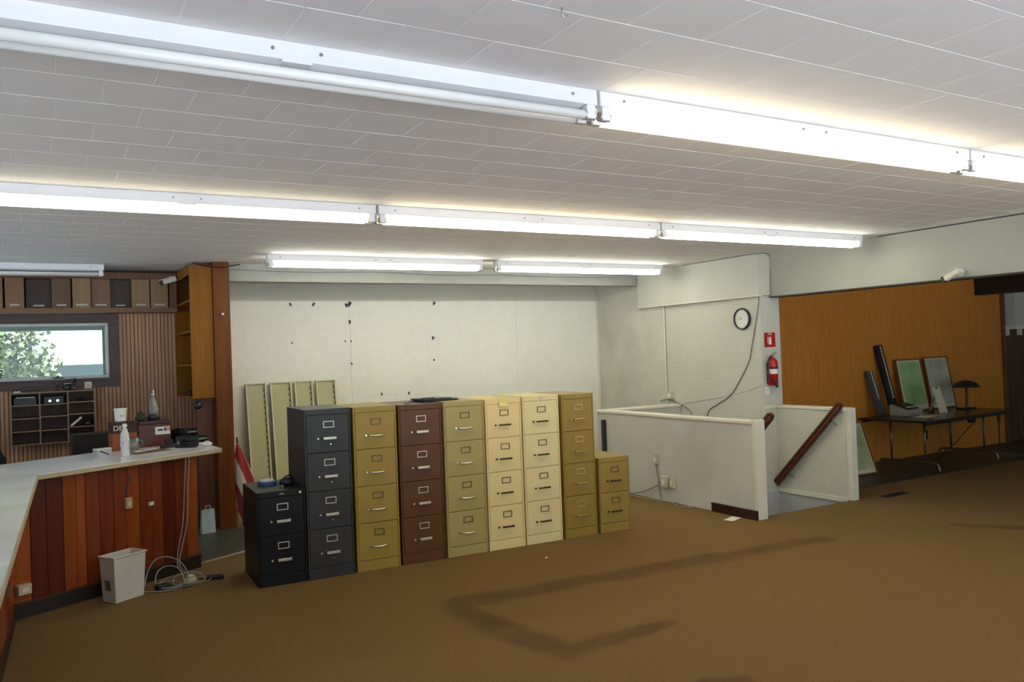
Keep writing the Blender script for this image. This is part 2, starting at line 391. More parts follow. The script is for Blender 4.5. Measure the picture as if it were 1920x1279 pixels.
# ------------------------------------------------------------------ outer shell behind and beside the camera
fw = MB()                                                # unseen storefront; big window openings added to let daylight in
FY = -1.6
fw.box(-4, 16, FY-0.15, FY, 0, 0.35).box(-4, 16, FY-0.15, FY, 2.6, CZ)
for xa, xb in ((-4, -3.6), (-0.9, -0.75), (2.1, 2.25), (5.1, 5.25), (8.1, 9.0), (11.5, 16)): fw.box(xa, xb, FY-0.15, FY, 0.35, 2.6)
struct(fw.build('wall_front', M_white))
lw = MB().box(-4.15, -4, FY-0.15, 10.15, 0, 0.9).box(-4.15, -4, FY-0.15, 10.15, 2.62, CZ).box(-4.15, -4, FY-0.15, 1.6, 0.9, 2.62).box(-4.15, -4, 4.2, 4.3, 0.9, 2.62).box(-4.15, -4, 6.9, 7.0, 0.9, 2.62).box(-4.15, -4, 9.6, 10.15, 0.9, 2.62)  # unseen window openings added here to brighten the countertop and left ceiling
struct(lw.build('wall_left', M_white))
struct(B(16, 16.15, FY-0.15, 7.55, 0, CZ).build('wall_far_side', M_white))

# ------------------------------------------------------------------ window wall behind the counter
wl = MB().box(-4, 1.72, 10.0, 10.15, 0, 1.60).box(-4, 1.72, 10.0, 10.15, 2.20, CZ+0.1).box(0.645, 1.72, 10.0, 10.15, 1.60, 2.20).box(-4, -2.3, 10.0, 10.15, 1.60, 2.20)
wl = struct(wl.build('wall_back_left', plain('window_wall_groove', S(120, 80, 54), 0.7)), 'brown slatted wood wall around the window')
sl = MB(); x = -2.6
while x < 1.55:
    for za, zb in (((0, 1.50), (2.30, 2.45)) if -2.3 < x < 0.70 else ((0, 2.45),)): sl.box(x, x+0.031, 9.988-random.uniform(0, 0.002), 10.0, za, zb)
    x += 0.039
o = sl.build('slat_facing', M_wood_slat, wl); o['kind'] = 'stuff'
win = struct(thing('window_1', 'wide window onto autumn trees and a white building', 'window', (0, 0, 0))); del win['category']
M_alu = plain('window_aluminium', (0.42, 0.45, 0.42), 0.4, 0.2)
x0, x1, z0, z1 = -2.3, 0.645, 1.60, 2.20
MB().box(x0, x1, 9.965, 10.09, z1-0.03, z1).box(x0, x1, 9.965, 10.09, z0, z0+0.035).box(x1-0.03, x1, 9.965, 10.09, z0+0.035, z1-0.03).box(x0, x0+0.03, 9.965, 10.09, z0+0.035, z1-0.03).build('window_frame', M_alu, win, bevel=0.003)
MB().box(x0+0.03, x1-0.03, 10.05, 10.10, z1-0.075, z1-0.03).box(x1-0.055, x1-0.03, 10.05, 10.10, z0+0.035, z1-0.075).build('inner_sash', plain('sash_green', (0.16, 0.25, 0.21), 0.4), win)
g = N('window_glass'); tb = g.n('ShaderNodeBsdfTransparent'); tb.inputs[0].default_value = (0.93, 0.97, 0.95, 1)
gl = g.n('ShaderNodeBsdfGlossy'); gl.inputs['Roughness'].default_value = 0.02
ms = g.n('ShaderNodeMixShader'); ms.inputs[0].default_value = 0.06; g.l(tb.outputs[0], ms.inputs[1]); g.l(gl.outputs[0], ms.inputs[2])
g.l(ms.outputs[0], g.t.nodes['Material Output'].inputs['Surface'])
B(x0+0.03, x1-0.03, 10.075, 10.079, z0+0.035, z1-0.03).build('pane', g.m, win)
tr = struct(B(-2.6, 0.75, 9.97, 10.0, 2.20, 2.315).build('trim_4', M_win_trim), 'dark brown board over the window')
B(0.645, 0.75, 9.97, 10.0, 1.60, 2.20).build('side_board', M_win_trim, tr)
B(-2.6, 0.75, 9.97, 10.0, 1.50, 1.60).build('sill_board', M_win_trim, tr)
B(-2.6, 0.76, 9.93, 9.97, 1.585, 1.60).build('sill_lip', M_win_trim, tr)

# ------------------------------------------------------------------ outdoors
M_leaf = [plain('leaves_%s' % n, c, 0.8, var=0.3, scale=3) for n, c in (('green', (0.15, 0.18, 0.085)), ('orange', (0.30, 0.17, 0.075)), ('yellow', (0.28, 0.21, 0.085)))]
M_bark = plain('tree_bark', (0.10, 0.08, 0.06), 0.9)
tag(B(-60, 60, 10.3, 70, -0.25, -0.15).build('parking_lot', plain('pale_asphalt', (0.30, 0.32, 0.31), 0.9)), 'pale grey parking lot outside the window', 'ground')
bl = thing('white_building', 'white building seen through the window, right half', 'building', (0.1, 25, -0.15))
B(0, 9, 0, 4, 1.95, 5.2).build('upper_wall', plain('bright_siding', (0.85, 0.85, 0.84), 0.7, var=0.03), bl)
B(0, 9, 0.05, 4, 0, 1.95).build('lower_wall', plain('pale_teal_band', (0.10, 0.13, 0.125), 0.7), bl)
B(-0.1, 9.1, -0.1, 4.1, 5.2, 5.4).build('roof', plain('grey_roof', (0.3, 0.3, 0.3), 0.8), bl)
tag(B(-60, 60, -60, -1.85, -0.25, -0.15).build('front_bounce_pavement', plain('sunlit_concrete', (0.52, 0.51, 0.53), 0.9)), 'unseen pale concrete pavement added to bounce sun into the storefront', 'ground')  # out-of-view ground, added so sunlight bounces up to the ceiling
tag(B(-60, -4.3, -1.85, 10.3, -0.25, -0.15).build('side_bounce_pavement', MAT['sunlit_concrete']), 'unseen pale concrete pavement added to bounce daylight beside the shop', 'ground')  # more out-of-view bounce ground, outside the left window openings
struct(B(-4.2, 16.2, -1.75, 10.2, CZ+0.15, CZ+0.35).build('ceiling_roof', plain('roof_deck', (0.2, 0.2, 0.2), 0.9)))
for i, (tx, ty, hh, ci, lab) in enumerate(((-0.60, 22.4, 5.0, 0, 'green tree outside the window beside the white building'), (-1.55, 27, 6.0, 1, 'orange autumn tree outside at the left window edge'),
                                   (-3.3, 26, 5.5, 2, 'yellow autumn tree outside, left of the orange one'), (-0.3, 31, 6.5, 2, 'yellow tree standing behind the green one outside'), (-1.7, 33, 7.0, 0, 'large green tree farthest away outside the window'))):
    t = thing('tree', lab, 'tree', (tx, ty, -0.149), 0, 'trees outside the window')
    MB().tube([(0, 0, 0), (0.05, 0, 1.0), (0, 0.05, hh*0.6)], [0.14, 0.11, 0.05], 7).build('trunk', M_bark, t)
    cr = MB()
    blobs = [(random.uniform(-0.62, 0.62)*(1 if ty < 30 else 1.6), random.uniform(-0.7, 0.7), hh*random.uniform(0.16, 0.92), random.uniform(0.35, 0.6)) for q in range(34)]
    for bx_, by_, bz_, br_ in blobs:
        for q in range(110):
            d_ = Vector((random.gauss(0, 1), random.gauss(0, 1), random.gauss(0, 1))).normalized(); p_ = Vector((bx_, by_, bz_))+d_*br_*random.uniform(0.6, 1.05)
            a_ = Vector((random.gauss(0, 1), random.gauss(0, 1), random.gauss(0, 1))).normalized()*0.085; b_ = a_.cross(d_).normalized()*0.06
            cr.add([p_-a_, p_+b_, p_+a_, p_-b_], [(0, 1, 2, 3)])
    cr.build('crown', M_leaf[ci], t)

# ------------------------------------------------------------------ wood column, wing wall and tall shelf unit
wc = struct(B(1.555, 1.72, 8.83, 9.1, 0, CZ).build('wall_column', M_wood_col, bevel=0.003), 'reddish brown wood column at the end of the alcove')
wg = struct(B(1.57, 1.70, 9.1, 10.0, 0, CZ).build('wall_wing', M_wood_brown), 'brown panelled wing wall behind the column')
B(1.40, 1.57, 9.05, 9.10, 0.0, 1.36).build('wing_board', wood('pinkish_board', S(112, 66, 48), S(134, 84, 60), 0.5), wg)
u = thing('shelf_unit', 'tall orange wood shelf unit hung beside the column', 'shelf', (1.33, 8.86, 1.36))
D, W, Hh = 1.12, 0.222, 1.375
B(0, W, 0, 0.02, 0, Hh).build('end_panel', M_wood_orange, u, bevel=0.002)
B(0, W, D-0.02, D, 0, Hh).build('far_panel', M_wood_orange, u)
B(W-0.012, W, 0.02, D-0.02, 0, Hh).build('back_panel', M_wood_brown, u)
for z in (0.0, 0.335, 0.68, 1.0, Hh-0.02):
    B(0.0, W-0.012, 0.02, D-0.02, z, z+0.02).build('shelf_board', M_wood_orange, u)
B(0.0, 0.02, 0.02, D-0.02, Hh-0.10, Hh-0.02).build('top_rail', M_wood_orange, u)
MB().tube([(1.64, 8.83, 2.22), (1.64, 8.812, 2.22)], 0.006, 8).sphere((1.64, 8.806, 2.22), 0.014, 6).build('knob', M_paper, wc)
bk = thing('desk_phone', 'small black gadget on the lowest shelf of the tall unit', 'gadget', (1.44, 9.45, 1.38))
B(-0.07, 0.07, -0.10, 0.10, 0, 0.05).build('body', M_dark, bk, bevel=0.01); MB().tube([(0, -0.09, 0.075), (0, 0.09, 0.075)], 0.022, 8).build('handset', M_dark, bk, smooth=True)
hb = thing('hanging_lamp', 'small black lamp hanging under the tall shelf unit', 'lamp', (1.385, 8.9, 1.36))
MB().tube([(0, 0, 0), (0, 0, -0.03)], 0.008, 8).build('stem', M_dark, hb); MB().lathe([(0.012, -0.03), (0.035, -0.045), (0.042, -0.08), (0.03, -0.105), (0.008, -0.11)], n=14).build('shade', M_dark, hb, smooth=True)

# upper display of wood sample boards
dp = thing('sample_display', 'high display case of wood sample boards above the window', 'display', (0, 9.72, 2.30))
B(-2.0, 1.325, 0.0, 0.27, 0.36, 0.43).build('top_rail', M_wood_brown, dp)
B(-2.0, 1.325, 0.0, 0.27, 0.0, 0.05).build('bottom_rail', wood('display_rail', S(112, 80, 52), S(134, 98, 66), 0.5, axis='X'), dp)
B(1.25, 1.325, 0.0, 0.27, 0.05, 0.36).build('end_stile', M_wood_brown, dp)
B(-2.0, 1.25, 0.245, 0.27, 0.05, 0.36).build('back_panel', plain('display_back', S(44, 30, 22), 0.7), dp)
tones = {'l': (S(134, 104, 68), S(152, 120, 82)), 'm': (S(120, 86, 56), S(136, 100, 66)), 'b': (S(98, 70, 48), S(110, 80, 54)), 'd': (S(62, 46, 36), S(76, 56, 44))}
bd = [(-1.62, -1.45, 'l', 0), (-1.42, -1.24, 'd', 1), (-1.22, -1.05, 'm', 0), (-1.02, -0.84, 'b', 1), (-0.82, -0.66, 'l', 0), (-0.62, -0.45, 'd', 1), (-0.44, -0.322, 'm', 0),
      (-0.302, -0.135, 'm', 0), (-0.121, 0.108, 'd', 1), (0.112, 0.288, 'b', 0.4), (0.303, 0.473, 'l', 0), (0.483, 0.66, 'm', 0.3), (0.664, 0.868, 'd', 1), (0.872, 1.05, 'l', 0.2), (1.061, 1.235, 'l', 0)]
M_lbl = plain('sample_label', (0.50, 0.48, 0.42), 0.7)
for xa, xb, tn, dep in bd:
    b = B(xa, xb, 0.01+0.13*dep, 0.245, 0.05, 0.36).build('sample_board', wood('sample_'+tn, *tones[tn], 0.5), dp)
    c = (xa+xb)/2; hw = random.uniform(0.035, 0.07)
    B(c-hw, c+hw, 0.007+0.13*dep, 0.01+0.13*dep, 0.075, 0.092).build('name_strip', M_lbl, b)

# pigeonhole unit and what is in and on it
pg = thing('pigeonhole_unit', 'wooden pigeonhole shelf of twelve slots under the window', 'shelf', (-0.285, 9.70, 0.945))
PW, PH, PD = 0.772, 0.54, 0.285
B(0, PW, PD-0.012, PD, 0, PH).build('back_panel', wood('pigeonhole_back', S(92, 74, 62), S(108, 88, 74), 0.6), pg)
B(0, PW, 0, PD-0.012, PH-0.014, PH).build('top_board', M_shelf_wood, pg)
for xx in (0, 0.255, 0.509, PW-0.014): B(xx, xx+0.014, 0, PD-0.012, 0, PH-0.014).build('upright', M_shelf_wood, pg)
cols = ((0.014, 0.255), (0.269, 0.509), (0.523, PW-0.014)); zs = ((0.0, 0.135, 0.265, 0.40), (0.0, 0.135, 0.275, 0.40), (0.03, 0.15, 0.285, 0.41))
for (ca, cb), zz in zip(cols, zs):
    for z in zz: B(ca, cb, 0.004, PD-0.012, z, z+0.012).build('shelf_board', M_shelf_wood, pg)
def slot(c, r): return (-0.285+(cols[c][0]+cols[c][1])/2, 9.80, 0.945+zs[c][r]+0.012)
def gadget(name, lab, cat, loc, parts, rz=0):
    t = thing(name, lab, cat, loc, rz)
    for nm, mb, mt in parts: mb.build(nm, mt, t, bevel=0.003)
    return t
gadget('label_printer', 'black box-shaped device in the top left pigeonhole', 'device', slot(0, 3), [('body', B(-0.10, 0.10, -0.08, 0.10, 0, 0.07), M_dark), ('lid', B(-0.085, 0.085, -0.07, 0.09, 0.07, 0.082), M_steel)])
t = gadget('desk_phone', 'dark device with two bright rings in the top middle pigeonhole', 'device', slot(1, 3), [('body', B(-0.09, 0.09, -0.07, 0.1, 0, 0.075), M_dark)])
for q in (-0.035, 0.035): MB().tube([(q, -0.072, 0.03), (q, -0.082, 0.03)], 0.014, 12).build('ring', M_chrome, t)
gadget('tape_roll', 'small dark lump on the top right pigeonhole shelf', 'tape', slot(2, 3), [('roll', MB().lathe([(0.01, 0), (0.035, 0.0), (0.038, 0.015), (0.03, 0.03), (0.01, 0.035)], n=14), M_dark)])
gadget('paper_pad', 'white notepad tilted in a right-hand pigeonhole', 'notepad', (slot(2, 1)[0]-0.05, 9.76, slot(2, 1)[2]+0.001), [('cover', MB().obox((0.0, 0, 0.050), 0.13, 0.11, 0.02, Matrix.Rotation(-0.7, 3, 'Y')), M_paper), ('binding', MB().obox((-0.048, 0, 0.0055), 0.02, 0.11, 0.011, Matrix.Identity(3)), M_steel)])
gadget('cable_bundle', 'dark folded pouch in a right-hand pigeonhole', 'pouch', (slot(2, 1)[0]+0.055, 9.80, slot(2, 1)[2]), [('pouch', MB().lathe([(0.02, 0), (0.06, 0.01), (0.055, 0.04), (0.02, 0.055)], n=12, sx=0.8), M_dark), ('flap', B(-0.03, 0.03, -0.05, 0.0, 0.05, 0.06), M_dark)])
for k, q in enumerate((-0.07, 0.0, 0.065)):
    sp = slot(2, 0)
    gadget('wire_coil', 'dark wire coil in the bottom right pigeonhole, %s' % ('leftmost of three', 'middle of three', 'rightmost of three')[k], 'wire', (sp[0]+q, 9.78, sp[2]),
           [('coil', MB().tube([(0.025*math.cos(a), 0.025*math.sin(a), 0.006+0.002*a) for a in [i*0.5 for i in range(26)]], 0.005, 6), M_cable_grey), ('tie', B(0.018, 0.033, -0.01, 0.01, 0, 0.035), M_dark)])
PT = 0.945+PH
gadget('stapler', 'black stapler lying on top of the pigeonhole unit', 'stapler', (-0.09, 9.79, PT), [('base', B(-0.10, 0.10, -0.02, 0.02, 0, 0.012), M_dark), ('arm', MB().obox((0.0, 0, 0.033), 0.19, 0.03, 0.022, Matrix.Rotation(-0.09, 3, 'Y')), M_dark)])
gadget('white_notes', 'small pad of white notes beside the stapler on the pigeonhole unit', 'notepad', (-0.22, 9.77, PT), [('pad', B(-0.03, 0.03, -0.03, 0.03, 0, 0.012), M_paper), ('backing', B(-0.032, 0.032, -0.03, 0.032, 0, 0.003), M_steel)])
t = thing('glass_dish', 'small dark dish with purple stem on the pigeonhole unit', 'dish', (0.14, 9.80, PT))
MB().lathe([(0.02, 0), (0.022, 0.004), (0.005, 0.01), (0.005, 0.035), (0.03, 0.05), (0.028, 0.055), (0.004, 0.045)], n=16).build('bowl', plain('purple_glass', (0.04, 0.03, 0.10), 0.2), t, smooth=True)
t = thing('mug', 'black mug with pale rim on top of the pigeonhole unit', 'mug', (0.235, 9.78, PT))
MB().lathe([(0.03, 0), (0.034, 0.005), (0.034, 0.07), (0.030, 0.07), (0.029, 0.01), (0.005, 0.008)], n=20).build('body', M_dark, t, smooth=True)
MB().tube([(-0.033, 0, 0.055), (-0.055, 0, 0.05), (-0.055, 0, 0.025), (-0.033, 0, 0.018)], 0.004, 6).build('handle', M_dark, t)
MB().lathe([(0.030, 0.07), (0.034, 0.07), (0.034, 0.075), (0.030, 0.075)], n=20).build('rim', M_paper, t)
t = thing('web_camera', 'black webcam on a stalk beside the mug under the window', 'camera', (0.295, 9.80, PT))
B(-0.028, 0.028, -0.03, 0.03, 0, 0.045).build('base', M_dark, t, bevel=0.006); MB().tube([(0, 0, 0.045), (0.004, 0, 0.085)], 0.009, 8).build('stalk', M_dark, t); MB().sphere((0.005, 0, 0.105), 0.023, 7).build('head', M_dark, t, smooth=True)
t = thing('window_latch', 'dark latch on the lower window frame', 'latch', (0.15, 9.965, 1.61)); B(-0.055, 0.055, -0.02, 0, 0, 0.012).build('plate', M_dark, t, bevel=0.002); B(-0.01, 0.01, -0.03, 0, 0.012, 0.035).build('lever', M_dark, t, bevel=0.002)
t = thing('outlet_plate', 'white outlet plate below the right corner of the window', 'outlet', (0.435, 9.97, 1.52)); B(-0.035, 0.035, -0.008, 0, -0.03, 0.045).build('plate', M_paper, t, bevel=0.002); B(-0.015, 0.015, -0.011, -0.008, -0.005, 0.02).build('socket', M_beige, t)

# ------------------------------------------------------------------ counter
U = Vector((0.874, 0.486, 0)).normalized(); NV = Vector((-0.486, 0.874, 0)).normalized()
def cp(s, n, z): return U*s+NV*n+Vector((0, 0, z))
CT = 0.985
A_, B_ = (-0.042, 6.61), (1.325, 7.37)
k = N('worn_white_laminate'); v = k.coord(); f = k.noise(v, 2.0, 5); f2 = k.noise(k.coord((1, 4, 1)), 6, 4)
c = k.ramp(f, [(0.3, (0.74, 0.76, 0.77)), (0.7, (0.84, 0.86, 0.87))]); c = k.mix(k.math('MULTIPLY', k.math('GREATER_THAN', f2, 0.66), 0.25), c, (0.25, 0.25, 0.25))
k.set(Base_Color=c, Roughness=k.math('ADD', k.math('MULTIPLY', f, 0.22), 0.12)); k.b.inputs['Specular IOR Level'].default_value = 1.0; M_lam = k.m
top = [A_, B_, (1.25, 8.40), (-0.33, 7.52), (-0.98, 7.0), (-1.10, 2.0), (-0.172, 2.0)]
wt = tag(MB().prism(top, CT-0.034, CT).build('countertop', M_lam), 'worn white laminate countertop with a bend', 'countertop')
M_edge = plain('tan_laminate_edge', (0.50, 0.42, 0.26), 0.5)
def edge(a, b, nm='edge_band'):
    a, b = Vector((*a, 0)), Vector((*b, 0)); d = (b-a).normalized(); out = Vector((d.y, -d.x, 0))
    p = [a, b, b+out*0.006, a+out*0.006]
    return MB().prism([tuple(q.xy) for q in p], CT-0.036, CT-0.004).build(nm, M_edge, wt)
mid = Vector(A_).lerp(Vector(B_), 0.47)
edge(A_, tuple(mid-Vector(U.xy)*0.002)); edge(tuple(mid+Vector(U.xy)*0.002), B_); edge(B_, (1.25, 8.40)); edge((-0.172, 2.0), A_)
for yy in (3.1, 3.7, 4.6, 5.6):
    xx = -0.172+(yy-2.0)*0.0282; B(xx-0.03, xx-0.002, yy, yy+0.05, CT-0.062, CT-0.036).build('edge_clip', M_beige, wt, bevel=0.004)
cb = thing('counter_base', 'reddish brown plank counter front with dark kickboard', 'counter', (0, 0, 0))
BN = 5.88; s0, s1 = 3.031, 4.545
body = [tuple(cp(s0, BN+0.014, 0).xy), tuple(cp(s1, BN+0.014, 0).xy), tuple(cp(s1-0.12, 6.62, 0).xy), (-0.42, 7.38), (-0.92, 6.9), (-1.04, 2.05), (-0.35, 2.05)]
MB().prism(body, 0.0, CT-0.034).build('carcass', wood('counter_carcass', S(50, 26, 14), S(70, 36, 20), 0.5), cb)
pm = [wood('counter_plank_%d' % i, S(*a), S(*b), 0.35, scale=0.8) for i, (a, b) in enumerate((((96, 38, 12), (122, 54, 18)), ((120, 56, 18), (148, 74, 26)), ((76, 26, 10), (98, 40, 14)), ((106, 46, 16), (130, 62, 22)), ((140, 66, 22), (164, 86, 32))))]
rotU = math.atan2(U.y, U.x); seq = [4, 2, 2, 1, 4, 3, 0, 3, 1, 0, 3, 2, 0, 4]; wd = [0.13, 0.115, 0.12, 0.10, 0.07, 0.11, 0.115, 0.10, 0.12, 0.11, 0.095, 0.12, 0.10, 0.11]; tot = sum(wd); s = s0
for i, (q, w) in enumerate(zip(seq, wd)):
    w *= (s1-s0)/tot
    b = B(0.0015, w-0.0015, -0.001-0.0015*(i % 2), 0.014, 0.11, CT-0.036).build('plank', pm[q], cb, tuple(cp(s, BN, 0)), (0, 0, rotU), bevel=0.002, seg=1); s += w
ly = Vector((-0.35, 2.05)); lc = Vector(body[0]); ldir = (lc-ly).normalized(); ll = (lc-ly).length; la = math.atan2(ldir.y, ldir.x)
i = 0; s = ll
while s > 0.3:
    w = random.uniform(0.10, 0.15); s -= w
    q = ly+ldir*s; B(0.0015, w-0.0015, -0.013, 0, 0.11, CT-0.036).build('plank', pm[(4, 1, 3, 0, 2, 3)[i % 6]], cb, (q.x, q.y, 0), (0, 0, la), bevel=0.002, seg=1); i += 1
M_kick = plain('dark_kickboard', (0.018, 0.011, 0.008), 0.5, var=0.3)
B(0, s1-s0+0.01, -0.012, 0.014, 0, 0.098).build('kickboard', M_kick, cb, tuple(cp(s0, BN, 0)), (0, 0, rotU))
B(0, s1-s0+0.012, -0.016, 0.014, 0.098, 0.112).build('kick_trim', plain('kick_trim_brown', S(70, 44, 24), 0.5), cb, tuple(cp(s0, BN, 0)), (0, 0, rotU))
B(0, ll, -0.024, 0, 0, 0.098).build('kickboard', M_kick, cb, (ly.x, ly.y, 0), (0, 0, la)); B(0, ll, -0.028, 0, 0.098, 0.112).build('kick_trim', MAT['kick_trim_brown'], cb, (ly.x, ly.y, 0), (0, 0, la))
def onfront(name, lab, cat, s_, z, w, h, d, mat, extra=None):
    t = thing(name, lab, cat, tuple(cp(s_, BN-0.0035, z)), rotU)
    B(-w/2, w/2, -d, 0, -h/2, h/2).build('box', mat, t, bevel=0.004); B(-w/4, w/4, -d-0.003, -d, -h/5, h/5).build('face', M_beige if mat is not M_beige else M_paper, t); return t
onfront('junction_box', 'tan wall box hanging by a cord on the counter front', 'box', 3.90, 0.655, 0.055, 0.085, 0.03, plain('tan_plastic', (0.42, 0.30, 0.16), 0.5))
onfront('phone_jack', 'small pale jack on the counter front, right of the tan box', 'jack', 4.10, 0.615, 0.045, 0.03, 0.02, M_beige)
onfront('corner_block', 'pale wooden block low on the counter near its bend', 'block', 3.09, 0.205, 0.09, 0.07, 0.05, M_beige)
tag(MB().tube(bez([cp(3.895, BN-0.012, 0.95), cp(3.91, BN-0.012, 0.85), cp(3.892, BN-0.012, 0.76), cp(3.90, BN-0.014, 0.70)]), 0.004, 6).build('box_cord', M_dark), 'short dark cord above the tan box on the counter front', 'cord')

# things standing on the counter
def oncounter(name, lab, cat, xy, rz=0, z=CT, group=None): return thing(name, lab, cat, (*xy, z), rz, group)
k = N('clear_plastic'); k.set(Base_Color=(0.88, 0.92, 0.94), Roughness=0.08, Transmission_Weight=0.85, IOR=1.2); M_clear = k.m
t = oncounter('card_box', 'clear plastic box with papers on the counter', 'box', (0.415, 7.47), 0.35)
MB().box(-0.058, 0.058, -0.04, 0.04, 0, 0.004).box(-0.058, 0.058, -0.04, -0.037, 0.004, 0.064).box(-0.058, 0.058, 0.037, 0.04, 0.004, 0.064).box(-0.058, -0.055, -0.037, 0.037, 0.004, 0.064).box(0.055, 0.058, -0.037, 0.037, 0.004, 0.064).build('tray', plain('frosted_plastic', (0.45, 0.46, 0.46), 0.25), t)
B(-0.06, 0.06, -0.042, 0.042, 0.064, 0.07).build('lid', M_paper, t, bevel=0.002); MB().obox((0.0, -0.0415, 0.035), 0.08, 0.002, 0.010, Matrix.Rotation(0.45, 3, 'Y')).build('dark_stripe', M_dark, t)
t = oncounter('water_bottle', 'clear plastic water bottle with white cap on the counter', 'bottle', (0.575, 7.36))
MB().lathe([(0.030, 0), (0.034, 0.008), (0.034, 0.05), (0.031, 0.06), (0.034, 0.07), (0.034, 0.16), (0.030, 0.19), (0.014, 0.225), (0.013, 0.24)], n=20).build('bottle_body', plain('milky_plastic', (0.62, 0.63, 0.62), 0.2), t, smooth=True)
MB().lathe([(0.0352, 0.085), (0.0352, 0.15)], n=20).build('wrap_label', plain('bottle_label', (0.55, 0.56, 0.58), 0.4, var=0.5, scale=40), t)
MB().lathe([(0.016, 0.24), (0.016, 0.262), (0.012, 0.265)], n=16).build('cap', M_paper, t)
t = oncounter('carton', 'orange and black carton with white lettering on the counter', 'carton', (0.615, 7.93), 0.20)
B(-0.11, 0.09, -0.06, 0.07, 0, 0.15).build('carton_front', plain('carton_orange', S(150, 74, 24), 0.6), t); B(-0.111, 0.091, -0.061, 0.071, 0.15, 0.25).build('carton_upper', plain('carton_dark', S(52, 20, 16), 0.6), t)
text('lettering', 'DEX', 0.062, M_paper, t, (-0.045, -0.0625, 0.195), (PI/2, 0, 0)); B(0.03, 0.05, -0.0625, -0.06, 0.02, 0.10).build('white_mark', M_paper, t)
t = oncounter('tool_box', 'dark red box with white flag sticker on the counter', 'box', (0.875, 8.09), 0.12)
M_red = plain('dark_red_metal', S(86, 22, 16), 0.4); B(-0.15, 0.125, -0.08, 0.09, 0, 0.20).build('body', M_red, t, bevel=0.004); B(-0.145, 0.12, -0.075, 0.085, 0.20, 0.235).build('lid', plain('darker_red', S(58, 16, 14), 0.4), t, bevel=0.006)
stk = B(-0.01, 0.118, -0.084, -0.08, 0.105, 0.175).build('sticker', M_paper, t); B(0.065, 0.085, -0.086, -0.084, 0.135, 0.165).build('flag_canton', plain('flag_blue', (0.03, 0.05, 0.16), 0.5), stk)
for q in range(3): B(0.085, 0.118, -0.086, -0.084, 0.137+0.011*q, 0.143+0.011*q).build('flag_stripe', plain('flag_red', (0.45, 0.05, 0.06), 0.5), stk)
B(0.012, 0.055, -0.086, -0.084, 0.138, 0.154).build('dark_print', M_dark, stk)
t = oncounter('white_canister', 'white plastic tub on top of the orange carton', 'tub', (0.59, 7.93), 0.2, CT+0.25)
MB().lathe([(0.04, 0), (0.046, 0.01), (0.05, 0.09), (0.053, 0.095), (0.053, 0.115), (0.02, 0.118)], n=20).build('tub_body', M_paper, t, smooth=False); B(-0.016, 0.016, -0.053, -0.046, 0.045, 0.058).build('print', M_steel, t)
t = oncounter('green_figure', 'small dark green pouch beside the white tub', 'pouch', (0.765, 8.08), 0, CT+0.235)
MB().lathe([(0.02, 0), (0.05, 0.012), (0.045, 0.04), (0.02, 0.06)], n=12).build('pouch', plain('dark_green_cloth', (0.03, 0.05, 0.02), 0.8), t, smooth=True); MB().tube([(-0.03, 0, 0.05), (0, 0, 0.085), (0.03, 0, 0.05)], 0.005, 6).build('handle', M_dark, t)
t = oncounter('glass_lantern', 'tapered clear glass bottle with dark base on the red box', 'bottle', (0.875, 8.09), 0, CT+0.235)
MB().lathe([(0.055, 0), (0.056, 0.03), (0.05, 0.05), (0.02, 0.06)], n=18).build('base', M_dark, t, smooth=True)
MB().lathe([(0.047, 0.05), (0.044, 0.09), (0.030, 0.15), (0.016, 0.20), (0.014, 0.22)], n=18).build('glass_body', plain('smoky_glass', (0.22, 0.22, 0.20), 0.1), t, smooth=True)
MB().lathe([(0.017, 0.22), (0.017, 0.235), (0.010, 0.24), (0.012, 0.27), (0.004, 0.275)], n=14).build('stopper', M_chrome, t, smooth=True)
t = oncounter('clipboard', 'brown clipboard with papers lying on the counter', 'clipboard', (0.765, 7.60), 0.45)
B(-0.16, 0.16, -0.11, 0.11, 0, 0.006).build('board', wood('hardboard_brown', S(96, 62, 34), S(118, 80, 46), 0.5), t); B(-0.15, -0.02, -0.02, 0.10, 0.006, 0.009).build('sheet', M_paper, t); B(0.02, 0.12, 0.03, 0.10, 0.006, 0.010).build('sheet', M_paper, t); B(-0.158, -0.13, -0.03, 0.03, 0.006, 0.02).build('clip', M_steel, t)
t = oncounter('metal_cup', 'grey metal cup beside the clipboard on the counter', 'cup', (0.675, 7.80))
MB().lathe([(0.04, 0), (0.045, 0.005), (0.045, 0.11), (0.041, 0.11), (0.04, 0.01), (0.005, 0.008)], n=20).build('cup_body', plain('cup_grey', (0.22, 0.22, 0.20), 0.35, 0.5), t, smooth=True); MB().tube([(0.044, 0, 0.085), (0.072, 0, 0.08), (0.072, 0, 0.04), (0.044, 0, 0.03)], 0.005, 6).build('handle', M_steel, t)
t = oncounter('tape_dispenser', 'black tape dispenser on the counter near the clipboard', 'dispenser', (0.97, 7.80), 0.4)
MB().prism([(-0.08, -0.03), (0.08, -0.03), (0.08, 0.03), (-0.08, 0.03)], 0, 0.025).build('base', M_dark, t, bevel=0.006); MB().tube([(-0.01, -0.012, 0.05), (-0.01, 0.012, 0.05)], 0.036, 16).build('roll', M_dark, t); B(0.06, 0.082, -0.015, 0.015, 0.025, 0.045).build('cutter', M_steel, t)
